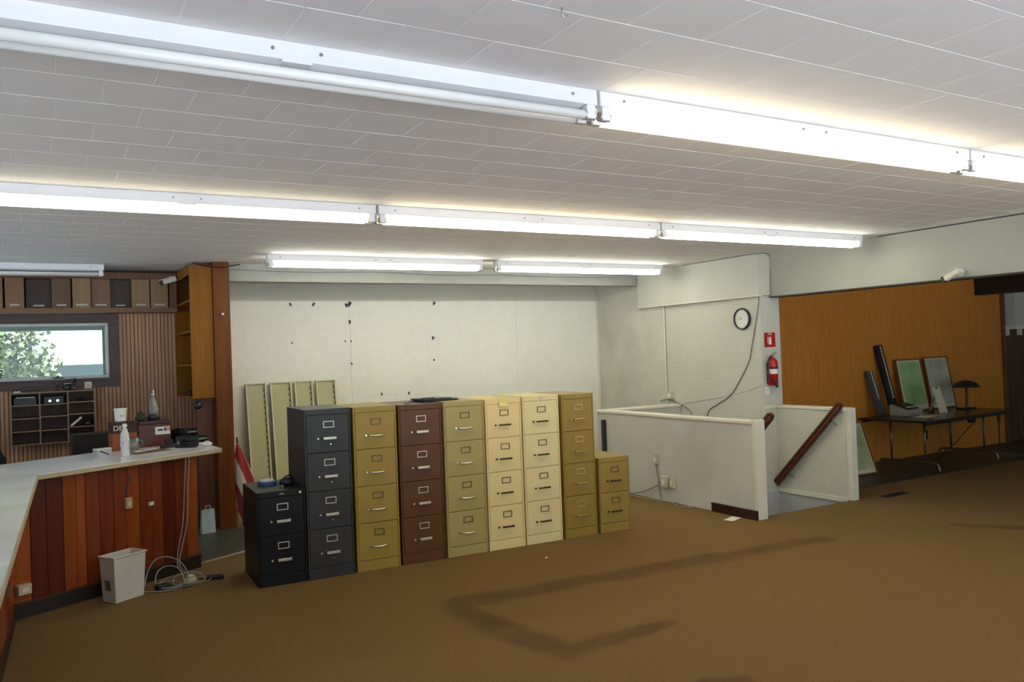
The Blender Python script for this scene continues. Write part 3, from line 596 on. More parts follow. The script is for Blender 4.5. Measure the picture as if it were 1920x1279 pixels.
for q, (xx, yy, rz, nn, lab) in enumerate(((1.125, 8.20, 0.9, 3, 'black stacked letter trays on the counter behind the tape dispenser'), (1.17, 7.90, 0.9, 2, 'black low letter trays at the counter end by the column'))):
    t = oncounter('letter_tray', lab, 'tray', (xx, yy), rz, group='black letter trays')
    for j in range(nn):
        z = 0.045*j; MB().box(-0.085, 0.085, -0.11, 0.11, z, z+0.004).box(-0.085, -0.081, -0.11, 0.11, z+0.004, z+0.036).box(0.081, 0.085, -0.11, 0.11, z+0.004, z+0.036).box(-0.081, 0.081, 0.106, 0.11, z+0.004, z+0.036).build('tray', M_dark, t)
        B(-0.078, 0.078, -0.105, 0.10, z+0.004, z+0.012+0.006*(j == 0)).build('papers', M_paper if j == 0 else M_steel, t)
    for sx_ in (-0.083, 0.083):
        for sy_ in (-0.10, 0.10): B(sx_-0.004, sx_+0.004, sy_-0.004, sy_+0.004, 0.036, 0.045*(nn-1)+0.002).build('stacking_post', M_dark, t)
t = oncounter('crumpled_tissue', 'small crumpled white paper at the right end of the counter', 'paper', (1.26, 7.66), 0.3)
cm = MB(); cm.sphere((0, 0, 0.018), 0.04, 5, 0.45); cm.v = [(x*random.uniform(0.7, 1.3), y*random.uniform(0.6, 1.1), max(0, z*random.uniform(0.7, 1.4))) for x, y, z in cm.v]; cm.build('crumpled_sheet', M_paper, t)
tag(MB().tube(bez([(1.02, 7.78, CT+0.006), (1.10, 7.72, CT+0.006), (1.18, 7.68, CT+0.006), (1.15, 7.60, CT+0.006), (1.06, 7.64, CT+0.006), (1.0, 7.70, CT+0.006)]), 0.005, 6).build('key_cord', M_dark), 'black cord curled on the counter near the trays', 'cord')

# chair, computer case and floor box behind the counter
t = thing('office_chair', 'black office chair behind the counter at the left edge', 'chair', (-0.50, 8.7, 0.004), 0.15)
MB().lathe([(0.06, 0.06), (0.03, 0.08), (0.028, 0.42)], n=14).build('pedestal', M_dark, t)
for q in range(5): MB().tube([(0, 0, 0.09), (0.30*math.cos(q*1.2566), 0.30*math.sin(q*1.2566), 0.035)], [0.025, 0.018], 8).build('leg', M_dark, t); MB().sphere((0.30*math.cos(q*1.2566), 0.30*math.sin(q*1.2566), 0.028), 0.028, 5).build('caster', M_dark, t)
B(-0.24, 0.24, -0.24, 0.24, 0.42, 0.50).build('seat', plain('black_fabric', (0.012, 0.012, 0.012), 0.9), t, bevel=0.03, seg=3)
bkm = MB(); prof = [(-0.17, 0), (-0.23, 0.15), (-0.235, 0.32), (-0.18, 0.43), (-0.08, 0.475), (0.08, 0.475), (0.18, 0.43), (0.235, 0.32), (0.23, 0.15), (0.17, 0)]
n_ = len(prof); bkm.add([(x, 0.20, 0.57+z) for x, z in prof]+[(x, 0.27, 0.57+z) for x, z in prof], [tuple(range(n_)), tuple(reversed(range(n_, 2*n_)))]+[(i, i+n_, (i+1) % n_+n_, (i+1) % n_) for i in range(n_)])
bkm.build('backrest', MAT['black_fabric'], t, bevel=0.02, seg=3); B(-0.03, 0.03, 0.23, 0.29, 0.44, 0.80).build('back_bar', M_dark, t)
t = thing('monitor', 'black monitor back standing between pigeonholes and orange carton', 'monitor', (0.42, 8.85, 0.004), 0.25)
B(-0.25, 0.25, -0.2, 0.2, 0, 0.70).build('stand_cabinet', M_wood_brown, t, bevel=0.003); B(-0.12, 0.12, -0.1, 0.1, 0.70, 0.715).build('foot', M_dark, t, bevel=0.004); MB().tube([(0, 0, 0.715), (0, 0, 0.85)], 0.03, 10).build('neck', M_dark, t); B(-0.2, 0.2, -0.03, 0.03, 0.79, 1.09).build('screen_back', M_dark, t, bevel=0.015)
t = thing('paper_bag', 'pale blue bag on the floor between counter and column', 'bag', (1.42, 8.75, 0.0), 0.2)
MB().add([(-0.07, -0.03, 0), (0.07, -0.03, 0), (0.07, 0.03, 0), (-0.07, 0.03, 0), (-0.06, -0.012, 0.24), (0.065, -0.012, 0.24), (0.065, 0.012, 0.24), (-0.06, 0.012, 0.24)], [(3, 2, 1, 0), (0, 1, 5, 4), (1, 2, 6, 5), (2, 3, 7, 6), (3, 0, 4, 7), (4, 5, 6, 7)]).build('bag_body', plain('pale_blue', (0.42, 0.50, 0.58), 0.6), t); MB().tube([(-0.03, -0.014, 0.23), (-0.02, -0.02, 0.28), (0.02, -0.02, 0.28), (0.03, -0.014, 0.23)], 0.004, 6).build('handle', M_paper, t)

# ------------------------------------------------------------------ filing cabinets
def cabinet(label, x, w, h, rgb, nd, hstyle, holder, d=0.61, z0=0.0, rough=0.38, extra_lock=False):
    y = 6.355-0.042*(x-1.386)
    t = thing('filing_cabinet', label, 'filing cabinet', (x, y, z0), -0.042, 'filing cabinets in the row')
    key = 'cab_'+'_'.join('%03d' % int(c*1000) for c in rgb); m = plain(key, rgb, rough, var=0.05, scale=3.0, spec=0.25)
    hdr, pln, e = 0.045, 0.085, 0.014
    MB().box(0, w, 0.02, d, 0, h).box(0, e, 0, 0.02, 0, h).box(w-e, w, 0, 0.02, 0, h).box(e, w-e, 0, 0.02, h-hdr, h).box(e, w-e, 0.004, 0.02, 0, pln).build('body', m, t, bevel=0.003)
    H = (h-hdr-pln)/nd
    mh = {'bow': M_chrome, 'flat': plain('pale_metal_pull', (0.60, 0.56, 0.45), 0.35, 0.6), 'dark': plain('dark_bronze_pull', (0.06, 0.045, 0.025), 0.35, 0.6), 'thin': plain('brass_pull', (0.50, 0.38, 0.18), 0.35, 0.8)}[hstyle]
    mo = {'light': plain('pale_metal_holder', (0.62, 0.58, 0.48), 0.4, 0.5), 'dark': plain('bronze_holder', (0.12, 0.085, 0.045), 0.4, 0.5), 'self': plain('pale_gold_holder', (0.55, 0.45, 0.25), 0.4, 0.4)}[holder]
    for k_ in range(nd):
        zt = h-hdr-H*k_
        dr = B(e+0.002, w-e-0.002, 0.001, 0.022, -H+0.003, -0.002).build('drawer', m, t, (0, 0, zt), bevel=0.003)
        cx = w*0.52; zc = -H*0.26
        hw, hh, th = 0.043, 0.026, 0.006
        MB().box(cx-hw, cx+hw, -0.004, 0.002, zc+hh-th, zc+hh).box(cx-hw, cx+hw, -0.004, 0.002, zc-hh, zc-hh+th).box(cx-hw, cx-hw+th, -0.004, 0.002, zc-hh+th, zc+hh-th).box(cx+hw-th, cx+hw, -0.004, 0.002, zc-hh+th, zc+hh-th).build('label_holder', mo, dr)
        zh = -H*0.62
        if hstyle == 'bow':
            pts = bez([(cx-0.065, 0.001, zh), (cx-0.05, -0.022, zh-0.002), (cx, -0.034, zh-0.004), (cx+0.05, -0.022, zh-0.002), (cx+0.065, 0.001, zh)], 5)
            MB().tube(pts, 0.0075, 8).build('handle', mh, dr, smooth=True)
        elif hstyle == 'flat':
            MB().box(cx-0.05, cx+0.055, -0.03, -0.02, zh-0.011, zh+0.011).box(cx-0.05, cx-0.035, -0.02, 0.001, zh-0.008, zh+0.008).box(cx+0.04, cx+0.055, -0.02, 0.001, zh-0.008, zh+0.008).build('handle', mh, dr, bevel=0.003)
        else:
            MB().box(cx-0.055, cx+0.055, -0.028, -0.018, zh-0.007, zh+0.007).box(cx-0.055, cx-0.043, -0.018, 0.001, zh-0.006, zh+0.006).box(cx+0.043, cx+0.055, -0.018, 0.001, zh-0.006, zh+0.006).build('handle', mh, dr, bevel=0.003)
            MB().box(cx-0.05, cx+0.05, -0.001, 0.001, zh-0.035, zh-0.012).build('finger_plate', m, dr)
        lx = cx-0.088
        MB().tube([(lx, 0.001, zh), (lx, -0.014, zh)], 0.008, 8).build('thumb_latch', mh, dr)
        if extra_lock: MB().tube([(cx+0.012, 0.001, zh-0.048), (cx+0.012, -0.006, zh-0.048)], 0.006, 8).build('lock', M_chrome, dr)
    return t
C = {}
C['black'] = cabinet('short black two-drawer filing cabinet at the left end of the row', 1.386, 0.368, 0.72, (0.008, 0.008, 0.009), 2, 'flat', 'light')
MB().tube([(0.325, 0.0, 0.697), (0.325, -0.010, 0.697)], 0.010, 10).build('key_lock', M_chrome, C['black'])
C['blue'] = cabinet('tall slate blue-grey filing cabinet next to the short black one', 1.762, 0.368, 1.325, (0.041, 0.042, 0.041), 4, 'flat', 'light', extra_lock=True)
C['tan'] = cabinet('mustard tan filing cabinet between blue-grey and brown cabinets', 2.152, 0.362, 1.32, (0.335, 0.222, 0.046), 4, 'bow', 'dark')
MB().tube([(0.305, 0.0, 0.33), (0.305, -0.006, 0.33)], 0.008, 10).build('key_lock', MAT['brass_pull'] if 'brass_pull' in MAT else M_steel, C['tan'])
C['brown'] = cabinet('chocolate brown filing cabinet in the row', 2.533, 0.380, 1.315, (0.118, 0.047, 0.015), 4, 'flat', 'light')
C['green'] = cabinet('pale sage green filing cabinet right of the brown one', 2.935, 0.375, 1.318, (0.405, 0.315, 0.118), 4, 'bow', 'dark')
C['cream'] = cabinet('cream filing cabinet with a yellow sticky note on top drawer', 3.325, 0.352, 1.315, (0.77, 0.61, 0.295), 4, 'dark', 'dark')
C['ivory'] = cabinet('ivory filing cabinet right of the one with the sticky note', 3.692, 0.372, 1.32, (0.74, 0.62, 0.33), 4, 'dark', 'dark')
C['gold'] = cabinet('tall golden tan filing cabinet at the right end of the row', 4.095, 0.345, 1.315, (0.30, 0.195, 0.042), 4, 'thin', 'self')
C['gold2'] = cabinet('short golden tan two-drawer filing cabinet at the right end', 4.475, 0.345, 0.70, (0.31, 0.21, 0.05), 2, 'dark', 'dark')
for q in ('black', 'green', 'ivory', 'gold'):
    hq = 0.72 if q == 'black' else 1.317
    B(0.17, 0.205, -0.002, 0.001, hq-0.027, hq-0.019).build('maker_plate', M_steel, C[q])
t = thing('sticky_note', 'yellow sticky note on the cream filing cabinet', 'note', (3.50, 6.262, 1.25), -0.042)
MB().add([(-0.04, 0, 0.075), (0.04, 0, 0.075), (0.04, -0.002, 0.03), (-0.04, -0.002, 0.03), (0.04, -0.012, 0), (-0.04, -0.012, 0), (-0.04, 0.001, 0.075), (0.04, 0.001, 0.075)], [(0, 1, 2, 3), (3, 2, 4, 5)]).build('note_sheet', plain('sticky_yellow', (0.72, 0.66, 0.22), 0.7), t)
# things on the cabinets
t = thing('tape_roll', 'blue ring of tape with a white pad on the black cabinet', 'tape', (1.56, 6.74, 0.72))
MB().lathe([(0.045, 0), (0.075, 0.0), (0.075, 0.028), (0.045, 0.028)], n=24).build('roll', plain('tape_blue', (0.03, 0.07, 0.22), 0.5), t); MB().obox((-0.005, 0.0, 0.037), 0.09, 0.06, 0.016, Matrix.Rotation(0.3, 3, 'Z')).build('white_pad', M_paper, t)
t = thing('black_pouch', 'black camera bag with silver buckle on the black cabinet', 'bag', (1.685, 6.62, 0.72), 0.2)
MB().lathe([(0.03, 0), (0.062, 0.01), (0.058, 0.04), (0.03, 0.06)], n=14).build('bag_body', M_dark, t, smooth=True); MB().tube(bez([(-0.05, -0.02, 0.04), (-0.02, -0.03, 0.075), (0.02, -0.03, 0.075), (0.05, -0.02, 0.03), (0.03, -0.07, 0.006)]), 0.006, 6).build('strap', M_dark, t); MB().tube([(-0.06, -0.05, 0.006), (-0.07, -0.07, 0.006)], 0.006, 6).build('buckle', M_chrome, t)
fd = thing('folder_stack', 'black folders lying on the brown and green filing cabinets', 'folders', (2.97, 6.55, 1.3185), 0.10)
for q, (dx, dy, w, dd, rz) in enumerate(((0, 0, 0.36, 0.25, 0.05), (0.01, 0.01, 0.33, 0.24, -0.08), (-0.03, 0.0, 0.28, 0.23, 0.12))):
    MB().obox((dx, dy, 0.006+0.0085*q), w, dd, 0.007, Matrix.Rotation(rz, 3, 'Z')).build('folder', M_dark if q != 1 else plain('dark_green_folder', (0.012, 0.03, 0.018), 0.5), fd)
MB().obox((-0.10, -0.07, 0.030), 0.12, 0.012, 0.010, Matrix.Rotation(-0.25, 3, 'Z')).build('pen', M_dark, fd)
t = thing('small_clip', 'tiny dark clip on top of the brown filing cabinet', 'clip', (2.70, 6.5, 1.315)); B(-0.03, 0.03, -0.008, 0.008, 0, 0.006).build('lower_jaw', M_dark, t); MB().obox((0, 0, 0.010), 0.06, 0.014, 0.005, Matrix.Rotation(0.1, 3, 'Y')).build('upper_jaw', M_steel, t)

# steel shelf panels leaning against the back wall
M_shelf_steel = plain('olive_steel_shelf', (0.42, 0.40, 0.22), 0.45, var=0.05); M_shelf_lip = plain('pale_shelf_lip', (0.58, 0.55, 0.36), 0.45); M_slot = plain('shelf_slot_dark', (0.08, 0.075, 0.05), 0.6)
for i, (xa, xb, lab) in enumerate(((2.075, 2.315, 'olive steel shelf panel leaning at the wall, nearest the column'), (2.36, 2.615, 'olive steel shelf panel, second from the column'), (2.65, 2.875, 'olive steel shelf panel, third from the column'), (2.915, 3.165, 'olive steel shelf panel, farthest from the column'))):
    w = xb-xa; L = 1.475; t = thing('steel_shelf', lab, 'steel shelf', (xa, 9.70, 0.0), 0, 'steel shelf panels leaning on the back wall'); t.rotation_euler = (-math.asin(0.235/L)*1.0, 0, 0)
    B(0.0, w, 0.008, 0.016, 0.006, L).build('sheet', M_shelf_steel, t)
    for q in (0.0, w-0.018): B(q, q+0.018, -0.022, 0.016, 0.006, L).build('side_lip', M_shelf_lip, t, bevel=0.002)
    B(0.018, w-0.018, -0.016, 0.008, L-0.012, L).build('end_lip', M_shelf_lip, t)
    sl0 = None
    for q in range(20):
        if sl0 is None: sl0 = B(w-0.032, w-0.020, 0.004, 0.0085, -0.016, 0.016).build('slot', M_slot, t, (0, 0, 0.06+0.07*q))
        else: share(sl0, (0, 0, 0.06+0.07*q), t)

# peg hooks left in the back wall
hk = thing('peg_hook', 'small black hook left in the white pegboard back wall', 'hook', (0, 0, 0), 0, 'hooks left in the back pegboard')
MB().tube([(0, 0, 0), (0, -0.03, -0.004), (0, -0.045, 0.01)], 0.006, 6).build('prong', M_dark, hk); B(-0.009, 0.009, -0.006, 0, -0.022, 0.022).build('plate', M_dark, hk)
for i, (hx_, hz_, sc_) in enumerate(((2.655, 2.40, 1), (2.94, 2.399, 1.1), (3.36, 2.385, 1.2), (3.40, 2.402, 1.5), (3.398, 2.175, 1.1), (4.577, 2.41, 1.1), (4.544, 1.946, 1), (4.549, 1.653, 0.7), (2.66, 1.929, 0.6), (3.334, 1.932, 0.6), (3.408, 1.93, 0.6), (3.408, 1.646, 0.7), (3.794, 1.239, 0.8), (4.172, 1.231, 0.8))):
    h_ = hk if i == 0 else copy_tree(hk)
    h_['label'] = ('black hook at the left of the top row on the back pegboard', 'black hook second from the left in the top row', 'small black hook just left of the sheet seam, top row', 'largest black hook, at the top of the pegboard seam',
                   'black hook on the pegboard seam just under the top row', 'rightmost black hook of the top row', 'black hook right of centre at mid height of the pegboard', 'tiny dark hook below the right mid-height hook',
                   'tiny dark hook at mid height on the left of the pegboard', 'tiny dark hook left of the seam at mid height', 'tiny dark hook right of the seam at mid height', 'tiny dark hook low on the pegboard seam',
                   'dark hook just above the mustard cabinet', 'dark hook just above the brown cabinet')[i]
    h_.location = (hx_, 9.993, hz_); h_.scale = (sc_,)*3; h_.rotation_euler = (0, random.uniform(-0.5, 0.5), 0)

# flag by the column
k = N('flag_cloth'); tc = k.n('ShaderNodeTexCoord'); sp = k.n('ShaderNodeSeparateXYZ'); k.l(tc.outputs['Object'], sp.inputs[0])
q = k.math('FRACT', k.math('ADD', k.math('MULTIPLY', sp.outputs[0], 5.2), k.math('MULTIPLY', sp.outputs[2], 1.9)))
k.set(Base_Color=k.mix(k.math('GREATER_THAN', q, 0.5), (0.26, 0.02, 0.025), (0.62, 0.56, 0.46)), Roughness=0.85); M_flag = k.m
t = thing('folded_flag', 'red and white striped flag hanging on a stick by the column', 'flag', (1.80, 8.86, 0.0))
MB().tube([(0.0, 0.02, 0.0), (-0.045, 0.02, 0.93)], 0.009, 8).build('stick', M_wood_col, t); MB().sphere((-0.046, 0.0, 0.85), 0.014, 6).build('finial', M_paper, t)
cl = MB(); rings = []
for j in range(15):
    z = 0.86-0.058*j; g_ = min(1, 0.15+j/6.5)*(1 if j < 9 else max(0.35, 1-(j-9)*0.11)); cx = -0.045+0.045*min(1, j/7)
    rings.append([(cx+g_*0.085*math.cos(a)*(1+0.35*math.sin(3*a+j*0.2)), -0.01+g_*0.045*math.sin(a)*(1+0.35*math.cos(4*a)), z) for a in [2*PI*i/24 for i in range(24)]])
cl.add([p for r_ in rings for p in r_], [(j*24+i, j*24+(i+1) % 24, (j+1)*24+(i+1) % 24, (j+1)*24+i) for j in range(14) for i in range(24)]+[tuple(range(24)), tuple(reversed(range(14*24, 15*24)))]); cl.build('flag_cloth', M_flag, t, smooth=True)

# ------------------------------------------------------------------ waste bin and cable tangle
t = thing('waste_bin', 'white rectangular plastic waste bin by the counter', 'bin', (0.488, 6.735, 0.0), 0.56)
M_bin = plain('white_bin_plastic', (0.62, 0.60, 0.53), 0.45, var=0.04)
def ring(w, d, z): return [(-w/2, -d/2, z), (w/2, -d/2, z), (w/2, d/2, z), (-w/2, d/2, z)]
bn = MB(); vs_ = ring(0.235, 0.145, 0)+ring(0.268, 0.168, 0.325)+ring(0.284, 0.184, 0.325)+ring(0.284, 0.184, 0.336)+ring(0.258, 0.158, 0.336)+ring(0.225, 0.135, 0.012)
bn.add(vs_, [(3, 2, 1, 0)]+[(a*4+i, a*4+(i+1) % 4, a*4+4+(i+1) % 4, a*4+4+i) for a in range(5) for i in range(4)]+[(20, 21, 22, 23)]); bn.build('bin_body', M_bin, t, bevel=0.012, seg=3)
MB().add([(-0.123, -0.03, 0.09), (-0.123, 0.03, 0.09), (-0.1305, 0.03, 0.165), (-0.1305, -0.03, 0.165), (-0.125, -0.03, 0.09), (-0.125, 0.03, 0.09), (-0.1325, 0.03, 0.165), (-0.1325, -0.03, 0.165)], [(0, 1, 2, 3), (7, 6, 5, 4), (4, 5, 1, 0), (5, 6, 2, 1), (6, 7, 3, 2), (7, 4, 0, 3)]).build('sticker', plain('bin_sticker', (0.16, 0.13, 0.10), 0.6, var=0.8, scale=60), t)
def cable(lab, pts, r, mat, nm='cable', cat='cable', group=None): return tag(MB().tube(bez(pts), r, 6).build(nm, mat), lab, cat, group)
w1 = [cp(4.405, BN-0.05, 0.94), cp(4.385, BN-0.05, 0.7), cp(4.36, BN-0.05, 0.42), cp(4.30, BN-0.06, 0.20), cp(4.27, BN-0.09, 0.09), cp(4.24, BN-0.18, 0.05), cp(4.20, BN-0.28, 0.008)]
w2 = [cp(4.44, BN-0.05, 0.94), cp(4.42, BN-0.05, 0.7), cp(4.40, BN-0.05, 0.42), cp(4.33, BN-0.07, 0.22), cp(4.28, BN-0.10, 0.10), cp(4.28, BN-0.2, 0.03), cp(4.32, BN-0.33, 0.007)]
cable('pale cable hanging down the counter front, left of a pair', w1, 0.0045, M_cable_white); cable('pale cable hanging down the counter front, right of a pair', w2, 0.0045, M_cable_white)
random.seed(11)
cx, cy = 0.90, 6.86
for i in range(5):
    a0 = random.uniform(0, 6); rx, ry = random.uniform(0.09, 0.22), random.uniform(0.07, 0.14); ox, oy = random.uniform(-0.10, 0.10), random.uniform(-0.05, 0.05)
    lift = (0.20, 0.12, 0.05, 0.02, 0.0)[i]
    pts = [(cx+ox-0.1*(i < 2)+rx*math.cos(a0+q*0.55)*(1+0.12*math.sin(q)), cy+oy+ry*math.sin(a0+q*0.55), 0.007+0.004*i+lift*max(0, math.sin(q*0.55+a0))) for q in range(13)]
    cable(('grey cable looping up beside the waste bin', 'pale cable loop standing in the tangle by the counter', 'pale flat cable coil in the tangle by the counter', 'grey cable coil lying lowest in the tangle', 'long pale cable ring spread on the carpet')[i], pts, 0.0045, (M_cable_white, M_cable_white, M_cable_white, M_cable_grey, M_cable_white)[i], group='cables tangled on the carpet')
t = thing('power_adapter', 'black power adapter in the cable tangle near the bin', 'adapter', (0.765, 6.80, 0.0), 0.3); B(-0.05, 0.05, -0.035, 0.035, 0, 0.045).build('body', M_dark, t, bevel=0.006); MB().tube([(0.05, 0, 0.02), (0.08, 0.01, 0.008)], 0.006, 6).build('lead', M_dark, t)
t = thing('power_adapter', 'flat black adapter lying right of the cable tangle', 'adapter', (1.16, 6.87, 0.0), -0.3); B(-0.065, 0.065, -0.03, 0.03, 0, 0.03).build('body', M_dark, t, bevel=0.006); MB().tube([(-0.065, 0, 0.015), (-0.11, 0.01, 0.006)], 0.005, 6).build('lead', M_dark, t)
t = thing('network_plug', 'yellowish plug block in the middle of the cable tangle', 'plug', (0.975, 6.90, 0.0), 0.5); B(-0.045, 0.045, -0.025, 0.025, 0, 0.03).build('block', plain('cream_plug', (0.62, 0.55, 0.30), 0.5), t, bevel=0.004); B(-0.02, 0.03, -0.02, 0.02, 0.03, 0.055).build('cap', M_beige, t, bevel=0.004)
t = thing('circuit_card', 'dark green circuit card under the cable tangle', 'card', (0.95, 6.80, 0.0), 0.6); B(-0.07, 0.07, -0.04, 0.04, 0, 0.006).build('card', plain('pcb_green', (0.02, 0.06, 0.02), 0.5), t); B(-0.03, 0.02, -0.02, 0.02, 0.006, 0.014).build('chip', M_dark, t)

# ------------------------------------------------------------------ stairwell fittings
def rail(label, x, pts, side):
    t = thing('handrail', label, 'handrail', (x, pts[0][0], pts[0][1]))
    a = Vector((0, 0, 0)); b = Vector((0, pts[1][0]-pts[0][0], pts[1][1]-pts[0][1])); d = (b-a).normalized(); L = (b-a).length
    R = Matrix((Vector((1, 0, 0)), d, Vector((1, 0, 0)).cross(d))).transposed()
    prof = [(-0.018, -0.04), (0.018, -0.04), (0.022, -0.02), (0.016, 0.0), (0.022, 0.022), (0.016, 0.04), (-0.016, 0.04), (-0.022, 0.022), (-0.016, 0.0), (-0.022, -0.02)]
    n = len(prof); v = [R@Vector((px_, s_, pz_)) for s_ in (0, L) for px_, pz_ in prof]
    MB().add(v, [tuple(range(n)), tuple(reversed(range(n, 2*n)))]+[(i, i+n, (i+1) % n+n, (i+1) % n) for i in range(n)]).build('rail_board', M_rail, t)
    MB().obox(R@Vector((0, -0.012, -0.006)), 0.036, 0.04, 0.055, R).build('rail_end', M_rail, t, bevel=0.008)
    for s_ in (0.12*L if L > 1 else 0.2, 0.8*L):
        p = R@Vector((0, s_, -0.03)); MB().tube(bez([p, p+Vector((0.01*side, 0, -0.06)), p+Vector((0.062*side, 0, -0.075))]), 0.007, 6).build('bracket', M_steel, t)
rail('dark handrail slanting down the pegboard side of the stairwell', 7.385, ((5.845, 1.02), (6.758, 0.085)), 1)
rail('dark handrail behind the scuffed half wall, only its top end showing', 6.175, ((5.69, 1.005), (6.9, -0.18)), -1)
t = thing('loose_baseboard', 'dark brown board lying along the foot of the scuffed half wall', 'board', (5.978, 5.72, 0.0), 0)
B(-0.012, 0.012, 0, 0.62, 0, 0.088).build('board', M_wood_dark, t, bevel=0.003); B(-0.016, 0.012, 0, 0.62, 0.080, 0.092).build('top_bead', M_wood_dark, t)
t = thing('paper_scrap', 'white paper scrap on the carpet before the loose baseboard', 'paper', (5.85, 5.93, 0.0), 0.3); MB().add([(-0.09, -0.05, 0.001), (0.09, -0.05, 0.003), (0.09, 0.05, 0.006), (-0.09, 0.05, 0.002)], [(0, 1, 2, 3)]).build('sheet', M_paper, t)
t = thing('paper_scrap', 'tiny white scrap on the carpet before the cabinets', 'paper', (3.59, 5.78, 0.0)); MB().lathe([(0.004, 0), (0.013, 0.003), (0.009, 0.010), (0.002, 0.012)], n=7).build('scrap', M_paper, t)
def wallbox(name, lab, cat, y, z, w, h, d, x=6.0):
    t = thing(name, lab, cat, (x, y, z)); B(-d, 0, -w/2, w/2, -h/2, h/2).build('box', M_beige, t, bevel=0.004); B(-d-0.003, -d, -w/4, w/4, -h/4, h/4).build('socket', M_paper, t); return t
wallbox('phone_jack', 'beige jack high on the scuffed half wall', 'jack', 7.226, 0.457, 0.07, 0.11, 0.03)
wallbox('outlet_box', 'beige outlet with plugs low on the half wall, left one', 'outlet', 7.075, 0.217, 0.10, 0.12, 0.045)
wallbox('outlet_box', 'beige outlet low on the half wall, right one', 'outlet', 6.955, 0.215, 0.07, 0.11, 0.03)
cable('dark cord running from the half-wall jack down to the floor', [(5.985, 7.22, 0.40), (5.985, 7.20, 0.28), (5.98, 7.17, 0.15), (5.98, 7.15, 0.03), (5.96, 7.12, 0.008)], 0.006, M_cable_grey)
cable('grey cable drooping from the half-wall outlet toward the cabinets', [(5.95, 7.11, 0.21), (5.975, 7.2, 0.16), (5.97, 7.45, 0.06), (5.94, 7.7, 0.01), (5.90, 7.95, 0.008)], 0.005, M_cable_grey)
cable('thin pale cable on the carpet along the half wall', [(5.95, 7.9, 0.007), (5.90, 7.4, 0.007), (5.95, 7.0, 0.007), (5.88, 6.75, 0.007), (5.94, 6.6, 0.007), (5.97, 6.8, 0.007)], 0.005, M_cable_white)
t = thing('cord_reel', 'black cord strip hanging at the far end of the scuffed half wall', 'cord', (5.975, 8.18, 0.35)); B(-0.02, 0.02, -0.03, 0.03, 0, 0.5).build('strip', M_dark, t, bevel=0.01); MB().tube(bez([(-0.01, 0, 0.02), (-0.02, 0.02, -0.12), (-0.01, 0.0, -0.25), (0, 0, -0.345)]), 0.006, 6).build('lead', M_cable_white, t)
wallbox('wall_jack', 'beige junction box on the wall above the stairwell', 'box', 8.38, 1.075, 0.13, 0.10, 0.045, x=7.254)
# clock
t = thing('wall_clock', 'round white clock with black rim on the pegboard', 'clock', (7.254, 7.05, 2.016))
def xl(mb): mb.v = [(-z, x, y) for x, y, z in mb.v]; return mb       # lathe axis turned to face -X
xl(MB().lathe([(0.127, 0), (0.132, 0.012), (0.128, 0.03), (0.112, 0.03), (0.110, 0.018), (0.110, 0.0)], n=40)).build('rim', M_dark, t, smooth=True)
xl(MB().lathe([(0.111, 0.0), (0.111, 0.017), (0.001, 0.017)], n=40)).build('dial', M_paper, t)
for i in range(12):
    a = i*PI/6; MB().obox((-0.0178, 0.098*math.sin(a), 0.098*math.cos(a)), 0.0012, 0.004, 0.012, Matrix.Rotation(-a, 3, 'X')).build('hour_mark', M_steel, t)
MB().obox((-0.020, 0.02, 0.012), 0.002, 0.05, 0.007, Matrix.Rotation(0.5, 3, 'X')).build('hour_hand', M_steel, t); MB().obox((-0.022, 0.032, -0.004), 0.002, 0.075, 0.005, Matrix.Rotation(-0.12, 3, 'X')).build('minute_hand', M_steel, t)
# extinguisher and sign on the pilaster (faces -Y)
YP = 6.78
t = thing('extinguisher_sign', 'red square sign with a white extinguisher symbol', 'sign', (7.392, YP, 1.755))
B(-0.09, 0.09, -0.006, 0, -0.085, 0.085).build('plate', plain('sign_red', S(170, 26, 26), 0.35), t, bevel=0.003)
text('lettering', 'FIRE', 0.036, M_paper, t, (0.0, -0.0067, 0.066), (PI/2, 0, 0))
MB().add([(x, y, z) for y in (-0.0085, -0.006) for x, z in ((-0.022, -0.055), (0.022, -0.055), (0.022, 0.008), (0.012, 0.024), (-0.012, 0.024), (-0.022, 0.008))], [(0, 1, 2, 3, 4, 5), (11, 10, 9, 8, 7, 6)]+[(i, i+6, (i+1) % 6+6, (i+1) % 6) for i in range(6)]).build('extinguisher_symbol', M_paper, t)
MB().box(-0.012, 0.03, -0.0085, -0.006, 0.027, 0.034).box(-0.04, -0.034, -0.0085, -0.006, -0.04, 0.03).box(-0.034, -0.012, -0.0085, -0.006, 0.024, 0.03).build('hose_symbol', M_paper, t)
t = thing('fire_extinguisher', 'red fire extinguisher with black hose on the pilaster', 'extinguisher', (7.355, YP-0.065, 1.225))
M_ered = plain('extinguisher_red', S(176, 24, 20), 0.3)
MB().lathe([(0.045, 0), (0.056, 0.008), (0.057, 0.25), (0.050, 0.29), (0.026, 0.315), (0.02, 0.325)], n=24).build('cylinder', M_ered, t, smooth=True)
MB().lathe([(0.0578, 0.135), (0.0578, 0.19)], n=24).build('label_band', M_paper, t); MB().lathe([(0.0584, 0.195), (0.060, 0.2), (0.060, 0.212), (0.0584, 0.217)], n=24).build('strap', M_dark, t)
MB().lathe([(0.018, 0.325), (0.018, 0.35), (0.012, 0.355)], n=12).build('valve', M_steel, t); MB().obox((0.025, 0, 0.372), 0.085, 0.018, 0.008, Matrix.Rotation(-0.3, 3, 'Y')).build('lever', M_chrome, t); MB().obox((0.02, 0, 0.352), 0.07, 0.018, 0.007, Matrix.Identity(3)).build('carry_handle', M_chrome, t)
